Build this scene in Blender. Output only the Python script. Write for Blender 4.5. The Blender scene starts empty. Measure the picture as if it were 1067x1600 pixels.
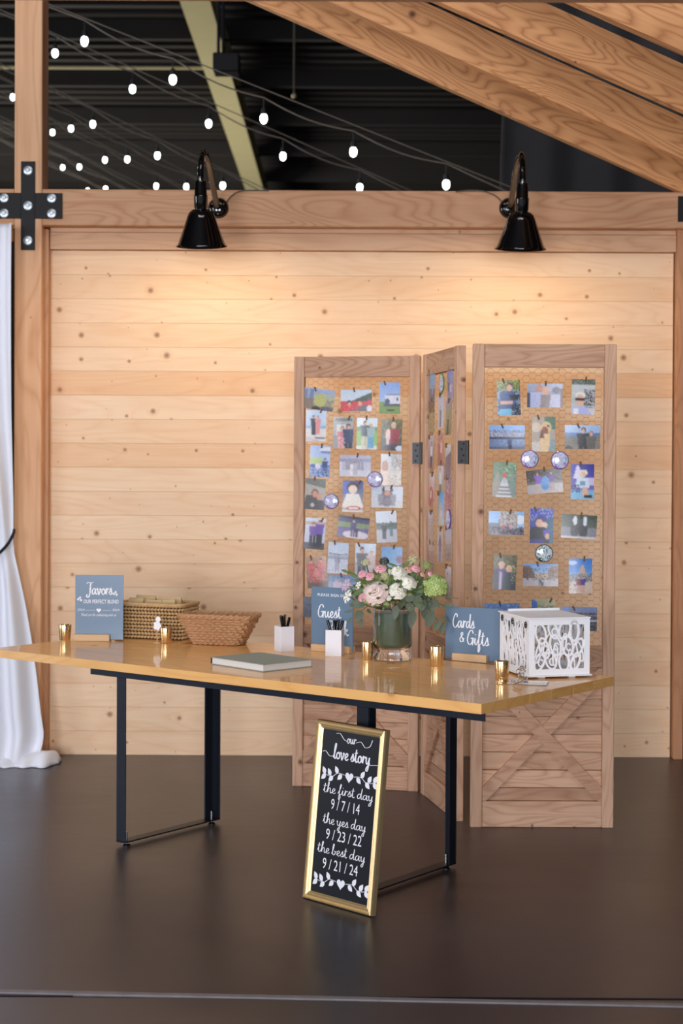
import bpy, bmesh, math, random
import numpy as np
from mathutils import Vector, Matrix, Euler

random.seed(7)
scene = bpy.context.scene
COL = scene.collection
rad = math.radians

# ------------------------------------------------------------------ camera, world, daylight, exposure
F_PX, CAM_H, PITCH, ROLL, HORIZON = 2500.0, 1.55, 0.8, 0.28, 729.0
OPT_ROW = HORIZON + F_PX * math.tan(rad(PITCH))
cam_data = bpy.data.cameras.new('camera')
cam_data.sensor_fit = 'VERTICAL'
cam_data.sensor_height = 36.0
cam_data.sensor_width = 24.0
cam_data.lens = F_PX / 1600.0 * 36.0
cam_data.shift_y = (OPT_ROW - 800.0) / 1600.0
cam_data.clip_end = 200
cam_data.dof.use_dof = True
cam_data.dof.focus_distance = 6.05
cam_data.dof.aperture_fstop = 3.2
cam = bpy.data.objects.new('camera', cam_data)
COL.objects.link(cam)
CAM_R = Matrix.Rotation(rad(90 - PITCH), 3, 'X') @ Matrix.Rotation(rad(ROLL), 3, 'Z')
cam.matrix_world = Matrix.Translation((0, 0, CAM_H)) @ CAM_R.to_4x4()
scene.camera = cam

world = bpy.data.worlds.new('world')
scene.world = world
world.use_nodes = True
world.node_tree.nodes['Background'].inputs[0].default_value = (0.75, 0.85, 1.0, 1)
world.node_tree.nodes['Background'].inputs[1].default_value = 0.05

# daylight entering through tall windows: three in the left wall, two in the wall behind the camera
# (x, y, z, width, height, turn about z, watts)
WIN = [(-9.35, -6.6, 2.0, 3.0, 3.4, -90, 340), (-9.35, -2.4, 2.0, 3.0, 3.4, -90, 340), (-9.35, 6.6, 1.9, 1.5, 3.0, -90, 150),
       (-4.6, -12.9, 2.0, 3.0, 3.4, 0, 1020), (0.6, -12.9, 2.0, 3.0, 3.4, 0, 930)]
for wx, wy, wz, ww, wh, wr, we in WIN:
    ld = bpy.data.lights.new('daylight', 'AREA')
    ld.shape = 'RECTANGLE'; ld.size = ww; ld.size_y = wh
    ld.energy = we; ld.color = (0.88, 0.91, 1.0)
    lo = bpy.data.objects.new('daylight', ld); COL.objects.link(lo)
    lo.location = Vector((wx, wy, wz)) + Matrix.Rotation(rad(wr), 3, 'Z') @ Vector((0, .12, 0))
    lo.rotation_euler = (rad(90), 0, rad(wr))

# added overhead fill light, out of view, to brighten the tabletop
ld = bpy.data.lights.new('overhead_fill', 'AREA'); ld.shape = 'RECTANGLE'; ld.size = 4.0; ld.size_y = 2.4; ld.energy = 145; ld.color = (.95, .96, 1.0)
lo = bpy.data.objects.new('overhead_fill', ld); COL.objects.link(lo); lo.location = (-.3, 3.2, 6.40)

vs = scene.view_settings
vs.view_transform = 'Standard'; vs.look = 'None'; vs.gamma = 1.0; vs.use_curve_mapping = False
vs.exposure = 0.0
SCONCE_W = 10.5
# added fill light for the cream roof beam, beyond the plank wall
ld = bpy.data.lights.new('warehouse_fill', 'AREA'); ld.shape = 'RECTANGLE'; ld.size = 6; ld.size_y = 3.4; ld.energy = 1500; ld.color = (1.0, .96, .86)
lo = bpy.data.objects.new('warehouse_fill', ld); COL.objects.link(lo); lo.location = (-9.3, 21, 2.0); lo.rotation_euler = (rad(90), 0, rad(-90))

# ------------------------------------------------------------------ pixel rays -> world points (real depths are chosen per thing)
def ray(u, v):
    return CAM_R @ Vector(((u - 533.5) / F_PX, (OPT_ROW - v) / F_PX, -1.0))
def ZP(u, v, z):
    d = ray(u, v); return Vector((0, 0, CAM_H)) + d * ((z - CAM_H) / d.z)
def YP(u, v, y):
    d = ray(u, v); return Vector((0, 0, CAM_H)) + d * (y / d.y)
def plane_hit(u, v, p0, n):
    d = ray(u, v); c = Vector((0, 0, CAM_H))
    return c + d * ((p0 - c).dot(n) / d.dot(n))

# ------------------------------------------------------------------ mesh builder
class MB:
    def __init__(self):
        self.v, self.f, self.m, self.c = [], [], [], []
    def add(self, vs, fs, mi=0):
        o = len(self.v)
        self.v += [tuple(p) for p in vs]
        self.f += [tuple(i + o for i in q) for q in fs]
        self.m += [mi] * len(fs)
        return self
    def box(self, x0, x1, y0, y1, z0, z1, b=0.0, mi=0, M=None):
        if b <= 0:
            vs = [Vector((x, y, z)) for z in (z0, z1) for y in (y0, y1) for x in (x0, x1)]
            fs = [(0, 2, 3, 1), (4, 5, 7, 6), (0, 1, 5, 4), (2, 6, 7, 3), (0, 4, 6, 2), (1, 3, 7, 5)]
        else:
            bm = bmesh.new()
            bmesh.ops.create_cube(bm, size=1.0)
            for p in bm.verts:
                p.co = Vector((x0 + (p.co.x + .5) * (x1 - x0), y0 + (p.co.y + .5) * (y1 - y0), z0 + (p.co.z + .5) * (z1 - z0)))
            bmesh.ops.bevel(bm, geom=bm.edges[:], offset=b, segments=1, affect='EDGES', profile=.5)
            bm.verts.index_update()
            vs = [p.co.copy() for p in bm.verts]; fs = [[p.index for p in q.verts] for q in bm.faces]
            bm.free()
        if M is not None: vs = [M @ p for p in vs]
        return self.add(vs, fs, mi)
    def prism(self, pts, y0, y1, mi=0, M=None):          # polygon in xz, counter-clockwise seen from -y
        n = len(pts)
        vs = [Vector((x, y0, z)) for x, z in pts] + [Vector((x, y1, z)) for x, z in pts]
        fs = [tuple(range(n)), tuple(range(2 * n - 1, n - 1, -1))]
        fs += [(i, i + n, (i + 1) % n + n, (i + 1) % n) for i in range(n)]
        if M is not None: vs = [M @ p for p in vs]
        return self.add(vs, fs, mi)
    def lathe(self, prof, n=24, M=None, mi=0, close=False):
        vs, fs = [], []
        for r, z in prof:
            for i in range(n):
                a = 2 * math.pi * i / n
                vs.append(Vector((r * math.cos(a), r * math.sin(a), z)))
        m = len(prof)
        for j in range(m - 1 if not close else m):
            k = (j + 1) % m
            for i in range(n):
                fs.append((j * n + i, j * n + (i + 1) % n, k * n + (i + 1) % n, k * n + i))
        if M is not None: vs = [M @ p for p in vs]
        return self.add(vs, fs, mi)
    def cyl(self, r, z0, z1, n=16, M=None, mi=0):
        return self.lathe([(0.0001, z0), (r, z0), (r, z1), (0.0001, z1)], n, M, mi)
    def tube(self, pts, r, n=6, mi=0, cap=True, closed=False):
        pts = [Vector(p) for p in pts]; N = len(pts)
        rs = r if isinstance(r, (list, tuple)) else [r] * N
        vs, fs = [], []
        prev = None
        for i, p in enumerate(pts):
            if closed: t = pts[(i + 1) % N] - pts[i - 1]
            else: t = pts[min(i + 1, N - 1)] - pts[max(i - 1, 0)]
            t.normalize()
            if prev is None:
                a = Vector((0, 0, 1)) if abs(t.z) < .9 else Vector((1, 0, 0))
                prev = t.cross(a).normalized()
            s = (prev - t * prev.dot(t)).normalized(); prev = s
            q = t.cross(s)
            for k in range(n):
                an = 2 * math.pi * k / n
                vs.append(p + (s * math.cos(an) + q * math.sin(an)) * rs[i])
        for i in range(N if closed else N - 1):
            j = (i + 1) % N
            for k in range(n):
                fs.append((i * n + k, i * n + (k + 1) % n, j * n + (k + 1) % n, j * n + k))
        if cap and not closed:
            fs.append(tuple(range(n - 1, -1, -1))); fs.append(tuple(range((N - 1) * n, N * n)))
        return self.add(vs, fs, mi)
    def ball(self, c, rx, ry=None, rz=None, n=10, m=6, R=None, mi=0):
        ry = ry or rx; rz = rz or rx
        vs, fs = [], []
        c = Vector(c)
        for j in range(m + 1):
            th = math.pi * j / m
            for i in range(n):
                a = 2 * math.pi * i / n
                s = max(math.sin(th), 1e-3)
                p = Vector((rx * s * math.cos(a), ry * s * math.sin(a), -rz * math.cos(th)))
                if R is not None: p = R @ p
                vs.append(c + p)
        for j in range(m):
            for i in range(n):
                fs.append((j * n + i, j * n + (i + 1) % n, (j + 1) * n + (i + 1) % n, (j + 1) * n + i))
        return self.add(vs, fs, mi)
    def grid(self, fn, nu, nv, mi=0):
        vs = [fn(i / nu, j / nv) for j in range(nv + 1) for i in range(nu + 1)]
        w = nu + 1
        fs = [(j * w + i, j * w + i + 1, (j + 1) * w + i + 1, (j + 1) * w + i) for j in range(nv) for i in range(nu)]
        return self.add(vs, fs, mi)
    def mesh(self, name, mats, smooth=False):
        me = bpy.data.meshes.new(name)
        me.from_pydata(self.v, [], self.f)
        for m in (mats if isinstance(mats, (list, tuple)) else [mats]): me.materials.append(m)
        me.polygons.foreach_set('material_index', self.m)
        if smooth:
            me.polygons.foreach_set('use_smooth', [True] * len(self.f))
            me.set_sharp_from_angle(angle=rad(38))
        me.update()
        return me
    def build(self, name, mats, parent=None, smooth=False, loc=None, rot=None, color=None):
        return link(name, self.mesh(name, mats, smooth), parent, loc, rot, color)

def link(name, me, parent=None, loc=None, rot=None, color=None):
    o = bpy.data.objects.new(name, me); COL.objects.link(o)
    if parent is not None: o.parent = parent
    if loc is not None: o.location = loc
    if rot is not None: o.rotation_euler = rot
    if color is not None: o.color = (*color[:3], 1)
    return o
def tag(o, label=None, cat=None, group=None, kind=None):
    if label: o['label'] = label
    if cat: o['category'] = cat
    if group: o['group'] = group
    if kind: o['kind'] = kind
    return o
def thing(name, label, cat, loc=(0, 0, 0), rz=0.0, group=None, kind=None, rot=None):
    o = bpy.data.objects.new(name, None); COL.objects.link(o)
    o.empty_display_size = .05
    o.location = loc; o.rotation_euler = rot if rot is not None else (0, 0, rz)
    return tag(o, label, cat, group, kind)
def sub(name, parent, loc=(0, 0, 0), rot=(0, 0, 0)):
    o = bpy.data.objects.new(name, None); COL.objects.link(o); o.parent = parent
    o.location = loc; o.rotation_euler = rot; o.empty_display_size = .05
    return o
def clip_poly(poly, x0, x1, z0, z1):
    def cut(ps, inside, inter):
        out = []
        for i, p in enumerate(ps):
            q = ps[i - 1]
            if inside(p):
                if not inside(q): out.append(inter(q, p))
                out.append(p)
            elif inside(q): out.append(inter(q, p))
        return out
    def ix(c): return lambda a, b: (c, a[1] + (b[1] - a[1]) * (c - a[0]) / (b[0] - a[0]))
    def iz(c): return lambda a, b: (a[0] + (b[0] - a[0]) * (c - a[1]) / (b[1] - a[1]), c)
    for ins, it in ((lambda p: p[0] >= x0, ix(x0)), (lambda p: p[0] <= x1, ix(x1)), (lambda p: p[1] >= z0, iz(z0)), (lambda p: p[1] <= z1, iz(z1))):
        poly = cut(poly, ins, it)
    return poly

# ------------------------------------------------------------------ materials
def s2l(c):
    c = np.array(c, dtype=float) / 255.0
    return tuple(np.where(c <= .04045, c / 12.92, ((c + .055) / 1.055) ** 2.4))
def rgb(*c): return (*s2l(c), 1.0)

class NT:
    def __init__(self, name):
        self.mat = bpy.data.materials.new(name); self.mat.use_nodes = True
        self.t = self.mat.node_tree
        self.b = self.t.nodes['Principled BSDF']
    def n(self, kind, **kw):
        nd = self.t.nodes.new(kind)
        for k, v in kw.items():
            if k.startswith('i_'):
                key = k[2:]
                nd.inputs[int(key) if key.isdigit() else key.replace('_', ' ')].default_value = v
            else: setattr(nd, k, v)
        return nd
    def l(self, a, b): self.t.links.new(a, b)
    def math(self, op, a, b=None, c=None, clamp=False):
        m = self.n('ShaderNodeMath', operation=op); m.use_clamp = clamp
        for i, x in enumerate((a, b, c)):
            if x is None: continue
            if isinstance(x, (int, float)): m.inputs[i].default_value = x
            else: self.l(x, m.inputs[i])
        return m.outputs[0]
    def mix(self, fac, a, b, mode='MIX'):
        m = self.n('ShaderNodeMix', data_type='RGBA', blend_type=mode)
        for sock, x in ((m.inputs[0], fac), (m.inputs[6], a), (m.inputs[7], b)):
            if isinstance(x, (int, float)): sock.default_value = x
            elif isinstance(x, tuple): sock.default_value = x
            else: self.l(x, sock)
        return m.outputs[2]
    def ramp(self, fac, stops):
        r = self.n('ShaderNodeValToRGB')
        e = r.color_ramp.elements
        while len(e) < len(stops): e.new(.5)
        for k, (p, c) in enumerate(stops):
            e[k].position = p; e[k].color = c if isinstance(c, tuple) else (c, c, c, 1)
        self.l(fac, r.inputs[0]); return r.outputs[0]

def simple(name, col, rough=.5, metal=0.0, coat=0.0, noise=0.0, nscale=30.0, spec=.5, bump=0.0, trans=0.0, ior=1.45, sheen=0.0):
    g = NT(name); b = g.b
    b.inputs['Roughness'].default_value = rough; b.inputs['Metallic'].default_value = metal
    b.inputs['Coat Weight'].default_value = coat; b.inputs['Specular IOR Level'].default_value = spec
    b.inputs['Transmission Weight'].default_value = trans; b.inputs['IOR'].default_value = ior
    if sheen: b.inputs['Sheen Weight'].default_value = sheen
    tc = g.n('ShaderNodeTexCoord')
    nz = g.n('ShaderNodeTexNoise', i_Scale=nscale, i_Detail=4.0)
    g.l(tc.outputs['Object'], nz.inputs['Vector'])
    k = max(noise, .02)
    f = g.math('MULTIPLY_ADD', nz.outputs['Fac'], 2 * k, 1 - k)
    c = g.mix(1.0, col, f, 'MULTIPLY')
    g.l(c, b.inputs['Base Color'])
    if bump:
        bp = g.n('ShaderNodeBump', i_Strength=bump, i_Distance=.002)
        g.l(nz.outputs['Fac'], bp.inputs['Height']); g.l(bp.outputs[0], b.inputs['Normal'])
    return g.mat

def wood(name, light, dark, along='X', across='Z', rough=.6, coat=0.0, knots=0.5, kscale=7.0, ksize=.085, ring=.5, rscale=9.0, grain=.35, knot_col=None, tint=True, spec=.4):
    g = NT(name); b = g.b
    tc = g.n('ShaderNodeTexCoord'); oi = g.n('ShaderNodeObjectInfo')
    sep = g.n('ShaderNodeSeparateXYZ'); g.l(tc.outputs['Object'], sep.inputs[0])
    third = [a for a in 'XYZ' if a not in (along, across)][0]
    r = oi.outputs['Random']
    U = g.math('ADD', sep.outputs[along], g.math('MULTIPLY', r, 37.0))
    V = g.math('ADD', sep.outputs[across], g.math('MULTIPLY', r, 11.3))
    W = g.math('ADD', sep.outputs[third], g.math('MULTIPLY', r, 5.7))
    # knots
    kc = g.n('ShaderNodeCombineXYZ'); g.l(U, kc.inputs[0]); g.l(g.math('ADD', V, g.math('MULTIPLY', W, .7)), kc.inputs[1])
    vo = g.n('ShaderNodeTexVoronoi', voronoi_dimensions='2D', i_Scale=kscale); g.l(kc.outputs[0], vo.inputs['Vector'])
    vs_ = g.n('ShaderNodeSeparateColor'); g.l(vo.outputs['Color'], vs_.inputs[0])
    on = g.math('LESS_THAN', vs_.outputs[0], knots)
    size = g.math('MULTIPLY_ADD', g.math('POWER', vs_.outputs[1], 2.6), ksize * 1.1, ksize * .2)
    dn = g.math('DIVIDE', vo.outputs['Distance'], size)
    core = g.math('MULTIPLY', g.math('SUBTRACT', 1.35, dn, clamp=True), on)
    halo = g.math('MULTIPLY', g.math('SUBTRACT', 1.0, g.math('MULTIPLY', dn, .36), clamp=True), on)
    # grain, bent round the knots
    V2 = g.math('ADD', V, g.math('MULTIPLY', halo, .012))
    gc = g.n('ShaderNodeCombineXYZ'); g.l(g.math('MULTIPLY', U, .07), gc.inputs[0]); g.l(V2, gc.inputs[1]); g.l(W, gc.inputs[2])
    n1 = g.n('ShaderNodeTexNoise', i_Scale=70.0, i_Detail=5.0, i_Roughness=.65); g.l(gc.outputs[0], n1.inputs['Vector'])
    n2 = g.n('ShaderNodeTexNoise', i_Scale=9.0, i_Detail=3.0, i_Distortion=1.2); g.l(gc.outputs[0], n2.inputs['Vector'])
    rc = g.n('ShaderNodeCombineXYZ'); g.l(g.math('MULTIPLY', U, .16), rc.inputs[0]); g.l(V2, rc.inputs[1]); g.l(W, rc.inputs[2])
    n3 = g.n('ShaderNodeTexNoise', i_Scale=rscale * .55, i_Detail=1.5, i_Roughness=.4, i_Distortion=.4); g.l(rc.outputs[0], n3.inputs['Vector'])
    rings = g.math('PINGPONG', g.math('ADD', g.math('MULTIPLY', n3.outputs['Fac'], rscale), g.math('MULTIPLY', halo, .8)), .5)
    rings = g.math('POWER', g.math('MULTIPLY', rings, 2.0), 2.5)
    fac = g.math('MULTIPLY', g.math('SUBTRACT', n1.outputs['Fac'], .5), grain * 1.6)
    fac = g.math('ADD', fac, g.math('MULTIPLY', g.math('SUBTRACT', n2.outputs['Fac'], .5), grain * 1.7))
    fac = g.math('ADD', fac, g.math('MULTIPLY', rings, ring))
    fac = g.math('ADD', fac, .22, clamp=True)
    c = g.mix(fac, light, dark)
    c = g.mix(g.math('MULTIPLY', halo, .28), c, dark)
    kcol = knot_col or (dark[0] * .22, dark[1] * .16, dark[2] * .13, 1)
    c = g.mix(g.math('MULTIPLY', core, .85, clamp=True), c, kcol)
    if tint: c = g.mix(1.0, c, oi.outputs['Color'], 'MULTIPLY')
    g.l(c, b.inputs['Base Color'])
    b.inputs['Roughness'].default_value = rough; b.inputs['Coat Weight'].default_value = coat
    b.inputs['Coat Roughness'].default_value = .06; b.inputs['Specular IOR Level'].default_value = spec
    bp = g.n('ShaderNodeBump', i_Strength=.12, i_Distance=.002)
    g.l(fac, bp.inputs['Height']); g.l(bp.outputs[0], b.inputs['Normal'])
    return g.mat

M = {}
PINE_L, PINE_D = rgb(248, 219, 185), rgb(231, 180, 132)
M['pine'] = wood('pine_boards', PINE_L, PINE_D, 'X', 'Z', rough=.55, knots=.46, kscale=7.8, ksize=.1, ring=.22, rscale=11, grain=.34, knot_col=rgb(150, 100, 62))
FIR_L, FIR_D = rgb(238, 194, 154), rgb(206, 148, 104)
M['fir_x'] = wood('fir_timber_along_x', FIR_L, FIR_D, 'X', 'Z', rough=.6, knots=.3, kscale=2.6, ksize=.05, ring=.5, rscale=13, grain=.3)
M['fir_z'] = wood('fir_timber_upright', FIR_L, FIR_D, 'Z', 'X', rough=.6, knots=.3, kscale=2.6, ksize=.05, ring=.42, rscale=10, grain=.3)
M['fir_y'] = wood('fir_timber_along_y', FIR_L, FIR_D, 'Y', 'Z', rough=.6, knots=.3, kscale=2.6, ksize=.05, ring=.5, rscale=13, grain=.3)
RAF_L, RAF_D = rgb(230, 172, 116), rgb(166, 106, 60)
M['rafter'] = wood('rafter_fir', RAF_L, RAF_D, 'X', 'Z', rough=.6, knots=.5, kscale=2.6, ksize=.055, ring=.6, rscale=15, grain=.3)
M['trim_x'] = wood('pale_trim_along_x', rgb(228, 186, 148), rgb(196, 144, 104), 'X', 'Z', knots=.4, kscale=4, ksize=.05, ring=.35, rscale=12)
M['trim_z'] = wood('pale_trim_upright', rgb(214, 164, 122), rgb(170, 116, 76), 'Z', 'X', knots=.4, kscale=4, ksize=.04, ring=.35, rscale=12)
CED_L, CED_D = rgb(216, 176, 146), rgb(172, 124, 94)
M['cedar_x'] = wood('cedar_along_x', CED_L, CED_D, 'X', 'Z', rough=.7, knots=.45, kscale=6.5, ksize=.08, ring=.5, rscale=16, grain=.4)
M['cedar_z'] = wood('cedar_upright', CED_L, CED_D, 'Z', 'X', rough=.7, knots=.35, kscale=5.5, ksize=.06, ring=.4, rscale=14, grain=.4)
M['table'] = wood('varnished_pine_top', rgb(250, 194, 118), rgb(232, 162, 88), 'X', 'Y', rough=.4, coat=.55, knots=.35, kscale=4.5, ksize=.09, ring=.4, rscale=12, grain=.3, spec=.5)
M['block'] = wood('pale_beech', rgb(226, 190, 146), rgb(200, 156, 112), 'X', 'Z', knots=.0, ring=.3, rscale=10)
M['steel'] = simple('black_steel', rgb(40, 44, 54), .42, .55, noise=.12, nscale=14)
M['black_plate'] = simple('black_plate', rgb(20, 19, 22), .55, .2)
M['bolt'] = simple('zinc_bolt', rgb(196, 204, 210), .35, .8)
M['enamel'] = simple('black_enamel', rgb(9, 8, 9), .08, 0, coat=.6)
M['enamel_in'] = simple('white_enamel', rgb(235, 230, 220), .4)
M['dark_hinge'] = simple('hinge_iron', rgb(70, 70, 72), .45, .7)
M['white'] = simple('white_lacquer', rgb(238, 236, 240), .3)
M['white_board'] = simple('white_card_board', rgb(248, 248, 250), .45)
M['print'] = simple('white_print', rgb(245, 245, 250), .6)
M['slate_blue'] = simple('slate_blue_acrylic', rgb(108, 132, 156), .28)
M['chalk'] = simple('black_board', rgb(17, 20, 27), .42, noise=.1, nscale=8, spec=.3)
M['gold'] = simple('gold_frame', rgb(220, 192, 142), .36, .7, noise=.1, nscale=60)
M['mercury'] = simple('gold_mercury_glass', rgb(240, 204, 148), .2, .9, noise=.3, nscale=120)
M['black_plastic'] = simple('black_plastic', rgb(14, 14, 15), .25)
M['silver'] = simple('silver_clip', rgb(200, 200, 204), .25, 1.0)
M['cloth_cover'] = simple('grey_green_linen', rgb(158, 163, 152), .8, noise=.06, nscale=400, bump=.2)
M['pages'] = simple('book_pages', rgb(226, 222, 216), .8)
M['kraft'] = simple('kraft_paper', rgb(206, 176, 130), .8, noise=.05)
M['straw'] = simple('twisted_rush', rgb(204, 168, 118), .75, noise=.3, nscale=60)
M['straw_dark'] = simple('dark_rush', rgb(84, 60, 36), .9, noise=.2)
M['wicker'] = simple('brown_seagrass', rgb(190, 144, 102), .75, noise=.4, nscale=90)
M['copper_wire'] = simple('copper_wire', rgb(206, 142, 86), .45, .3)
M['pin'] = simple('brown_clip', rgb(120, 86, 56), .7)
M['card_back'] = simple('photo_paper', rgb(235, 235, 232), .5)
M['cable'] = simple('grey_cable', rgb(104, 95, 85), .6)
M['black_cable'] = simple('black_socket', rgb(14, 13, 13), .6)
M['cream_steel'] = simple('cream_painted_steel', rgb(196, 186, 142), .6, noise=.08, nscale=5)
M['deck'] = simple('dark_roof_deck', rgb(36, 32, 30), .8, noise=.15, nscale=3)
M['dark_wall'] = simple('dark_far_wall', rgb(34, 31, 30), .9, noise=.1, nscale=2)
M['drape'] = simple('charcoal_drape', rgb(66, 64, 66), .95, noise=.05)
M['plaster'] = simple('pale_plaster', rgb(120, 112, 104), .9)
M['cord'] = simple('black_cord', rgb(16, 18, 30), .6)
M['ribbon'] = simple('gold_ribbon', rgb(204, 156, 80), .35, .3)
M['leaf'] = simple('fresh_green_leaf', rgb(98, 122, 70), .55, noise=.25, nscale=25)
M['leaf_pale'] = simple('pale_green_leaf', rgb(158, 172, 108), .55, noise=.2, nscale=25)
M['eucalyptus'] = simple('grey_green_eucalyptus', rgb(98, 110, 92), .6, noise=.2, nscale=25)
M['stem'] = simple('green_stem', rgb(92, 104, 58), .6)
M['rose_blush'] = simple('blush_petal', rgb(250, 226, 218), .6, noise=.06, sheen=.2)
M['rose_white'] = simple('ivory_petal', rgb(252, 249, 232), .6, noise=.05, sheen=.2)
M['rose_pink'] = simple('pink_petal', rgb(246, 180, 188), .6, noise=.1, sheen=.2)
M['rose_peach'] = simple('peach_petal', rgb(226, 172, 150), .6, noise=.1, sheen=.2)
M['lilac'] = simple('lilac_petal', rgb(206, 186, 214), .6, noise=.1)
M['hydrangea'] = simple('lime_hydrangea', rgb(186, 208, 128), .6, noise=.2, nscale=40)
M['lace'] = simple('lace_flower', rgb(206, 204, 158), .7, noise=.15)
M['thistle'] = simple('dark_thistle', rgb(52, 56, 74), .7)

def glass_mat(name, col, rough=.02, ior=1.45):
    g = NT(name)
    g.b.inputs['Base Color'].default_value = col; g.b.inputs['Transmission Weight'].default_value = 1.0
    g.b.inputs['Roughness'].default_value = rough; g.b.inputs['IOR'].default_value = ior
    return g.mat
M['glass'] = glass_mat('clear_glass', (1, 1, 1, 1))
M['clear_acrylic'] = glass_mat('clear_acrylic', rgb(240, 244, 248))
M['water_green'] = simple('green_leaf_lining', rgb(84, 104, 82), .35, noise=.35, nscale=14)

def curtain_mat():
    g = NT('white_voile')
    b = g.b
    b.inputs['Base Color'].default_value = rgb(238, 239, 246); b.inputs['Roughness'].default_value = .9
    b.inputs['Transmission Weight'].default_value = 0
    tc = g.n('ShaderNodeTexCoord'); nz = g.n('ShaderNodeTexNoise', i_Scale=600.0)
    g.l(tc.outputs['Object'], nz.inputs['Vector'])
    bp = g.n('ShaderNodeBump', i_Strength=.05, i_Distance=.001); g.l(nz.outputs['Fac'], bp.inputs['Height']); g.l(bp.outputs[0], b.inputs['Normal'])
    return g.mat
M['curtain'] = curtain_mat()

def floor_mat(name, c1, c2, r0, r1):
    g = NT(name); b = g.b
    tc = g.n('ShaderNodeTexCoord')
    n1 = g.n('ShaderNodeTexNoise', i_Scale=1.1, i_Detail=7.0, i_Roughness=.62, i_Distortion=.4); g.l(tc.outputs['Object'], n1.inputs['Vector'])
    n2 = g.n('ShaderNodeTexNoise', i_Scale=24.0, i_Detail=5.0); g.l(tc.outputs['Object'], n2.inputs['Vector'])
    mp = g.n('ShaderNodeMapping'); mp.inputs['Scale'].default_value = (1.2, 9, 1); mp.inputs['Rotation'].default_value = (0, 0, .5)
    g.l(tc.outputs['Object'], mp.inputs[0])
    n3 = g.n('ShaderNodeTexNoise', i_Scale=2.2, i_Detail=4.0); g.l(mp.outputs[0], n3.inputs['Vector'])
    f = g.math('ADD', g.math('MULTIPLY', n1.outputs['Fac'], .6), g.math('ADD', g.math('MULTIPLY', n2.outputs['Fac'], .15), g.math('MULTIPLY', n3.outputs['Fac'], .25)))
    g.l(g.ramp(f, [(.36, c1), (.62, c2)]), b.inputs['Base Color'])
    rr = g.ramp(f, [(.3, r0), (.7, r1)])
    g.l(rr, b.inputs['Roughness'])
    b.inputs['Specular IOR Level'].default_value = .85
    return g.mat
M['floor'] = floor_mat('stained_concrete', rgb(28, 24, 32), rgb(64, 53, 58), .28, .42)
M['floor2'] = floor_mat('outer_concrete', rgb(46, 40, 46), rgb(62, 54, 59), .3, .42)
M['bounce_floor'] = simple('pale_bounce_concrete', rgb(206, 202, 196), .8, noise=.08, nscale=2)  # unseen floor, made pale as a reflector for light from below
M['strip'] = simple('worn_slab_edge', rgb(128, 122, 124), .5, noise=.3, nscale=20)

def bulb_mat():
    g = NT('lit_bulb'); b = g.b
    b.inputs['Base Color'].default_value = (1, 1, 1, 1)
    b.inputs['Emission Color'].default_value = (.93, 1.0, .97, 1); b.inputs['Emission Strength'].default_value = 9.0
    g.mat.cycles.emission_sampling = 'NONE'
    return g.mat
M['bulb'] = bulb_mat()
def lampbulb_mat():
    g = NT('warm_lamp_bulb'); b = g.b
    b.inputs['Emission Color'].default_value = (1, .8, .52, 1); b.inputs['Emission Strength'].default_value = 12.0
    g.mat.cycles.emission_sampling = 'NONE'
    return g.mat
M['lampbulb'] = lampbulb_mat()

def photo_mat():
    g = NT('glossy_photo_print'); b = g.b
    at = g.n('ShaderNodeVertexColor'); at.layer_name = 'print'
    g.l(at.outputs[0], b.inputs['Base Color'])
    b.inputs['Roughness'].default_value = .3; b.inputs['Specular IOR Level'].default_value = .5
    return g.mat
M['photo'] = photo_mat()

# ================================================================== THE SETTING
WALL_Y = 8.55
# floor
tag(MB().box(-13, 13, 4.66, 33, -.1, 0).build('floor', M['floor']), 'dark stained concrete floor under the table', 'floor', kind='structure')
tag(MB().box(-13, 13, -14, 3.4, -.1, 0).build('floor', M['bounce_floor']), 'unseen pale concrete floor added to bounce light upward', 'floor', kind='structure')
tag(MB().box(-13, 13, 3.4, 4.64, -.1, 0).build('floor', M['floor2']), 'dark concrete floor in front of the pale slab edge line', 'floor', kind='structure')
a, b_ = ZP(0, 1550, 0), ZP(1067, 1572, 0)
dv = (b_ - a).normalized(); yaw = math.atan2(dv.y, dv.x)
tag(MB().box(-7, 7, -.014, .014, -.02, .004, .002).build('trim_1', M['strip'], loc=(0, (a.y + b_.y) / 2, 0), rot=(0, 0, yaw)), 'thin worn light strip along the concrete slab edge', 'edge strip', kind='structure')

# plank wall
wall = thing('wall_back', 'pale knotty pine plank wall behind the table', 'wall', (0, WALL_Y, 0), kind='structure')
X0, X1, ZT = -1.56, 1.765, 2.695
NB = 21; BH = ZT / NB
tones = {0: (.98, .94, .9), 1: (1, .97, .93), 2: (1, 1, 1), 3: (1, .96, .93)}
seq = [(1, .97, .94), (1.0, .985, .96), (1.02, 1.02, 1.02), (.99, .95, .92), (1.0, .97, .94), (.97, .92, .88), (1, .98, .96), (.985, .95, .92),
       (1.0, .965, .94), (1.02, 1.01, 1.0), (1.0, .97, .95), (1.02, 1.02, 1.02), (.96, .87, .79), (1.0, .96, .92), (1.03, 1.04, 1.06), (.95, .83, .72),
       (1.01, 1.0, .99), (.985, .94, .89), (.99, .95, .91), (.96, .89, .81), (1.0, .97, .93)]
board_mesh = MB().box(X0, X1, 0, .03, .0003, BH - .0003, .0012).mesh('board', M['pine'])
for k in range(NB):
    link('board', board_mesh, wall, (0, 0, k * BH), color=seq[k])
MB().box(X0, X1, .03, .05, 0, ZT).build('backing', M['dark_wall'], wall)
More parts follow.
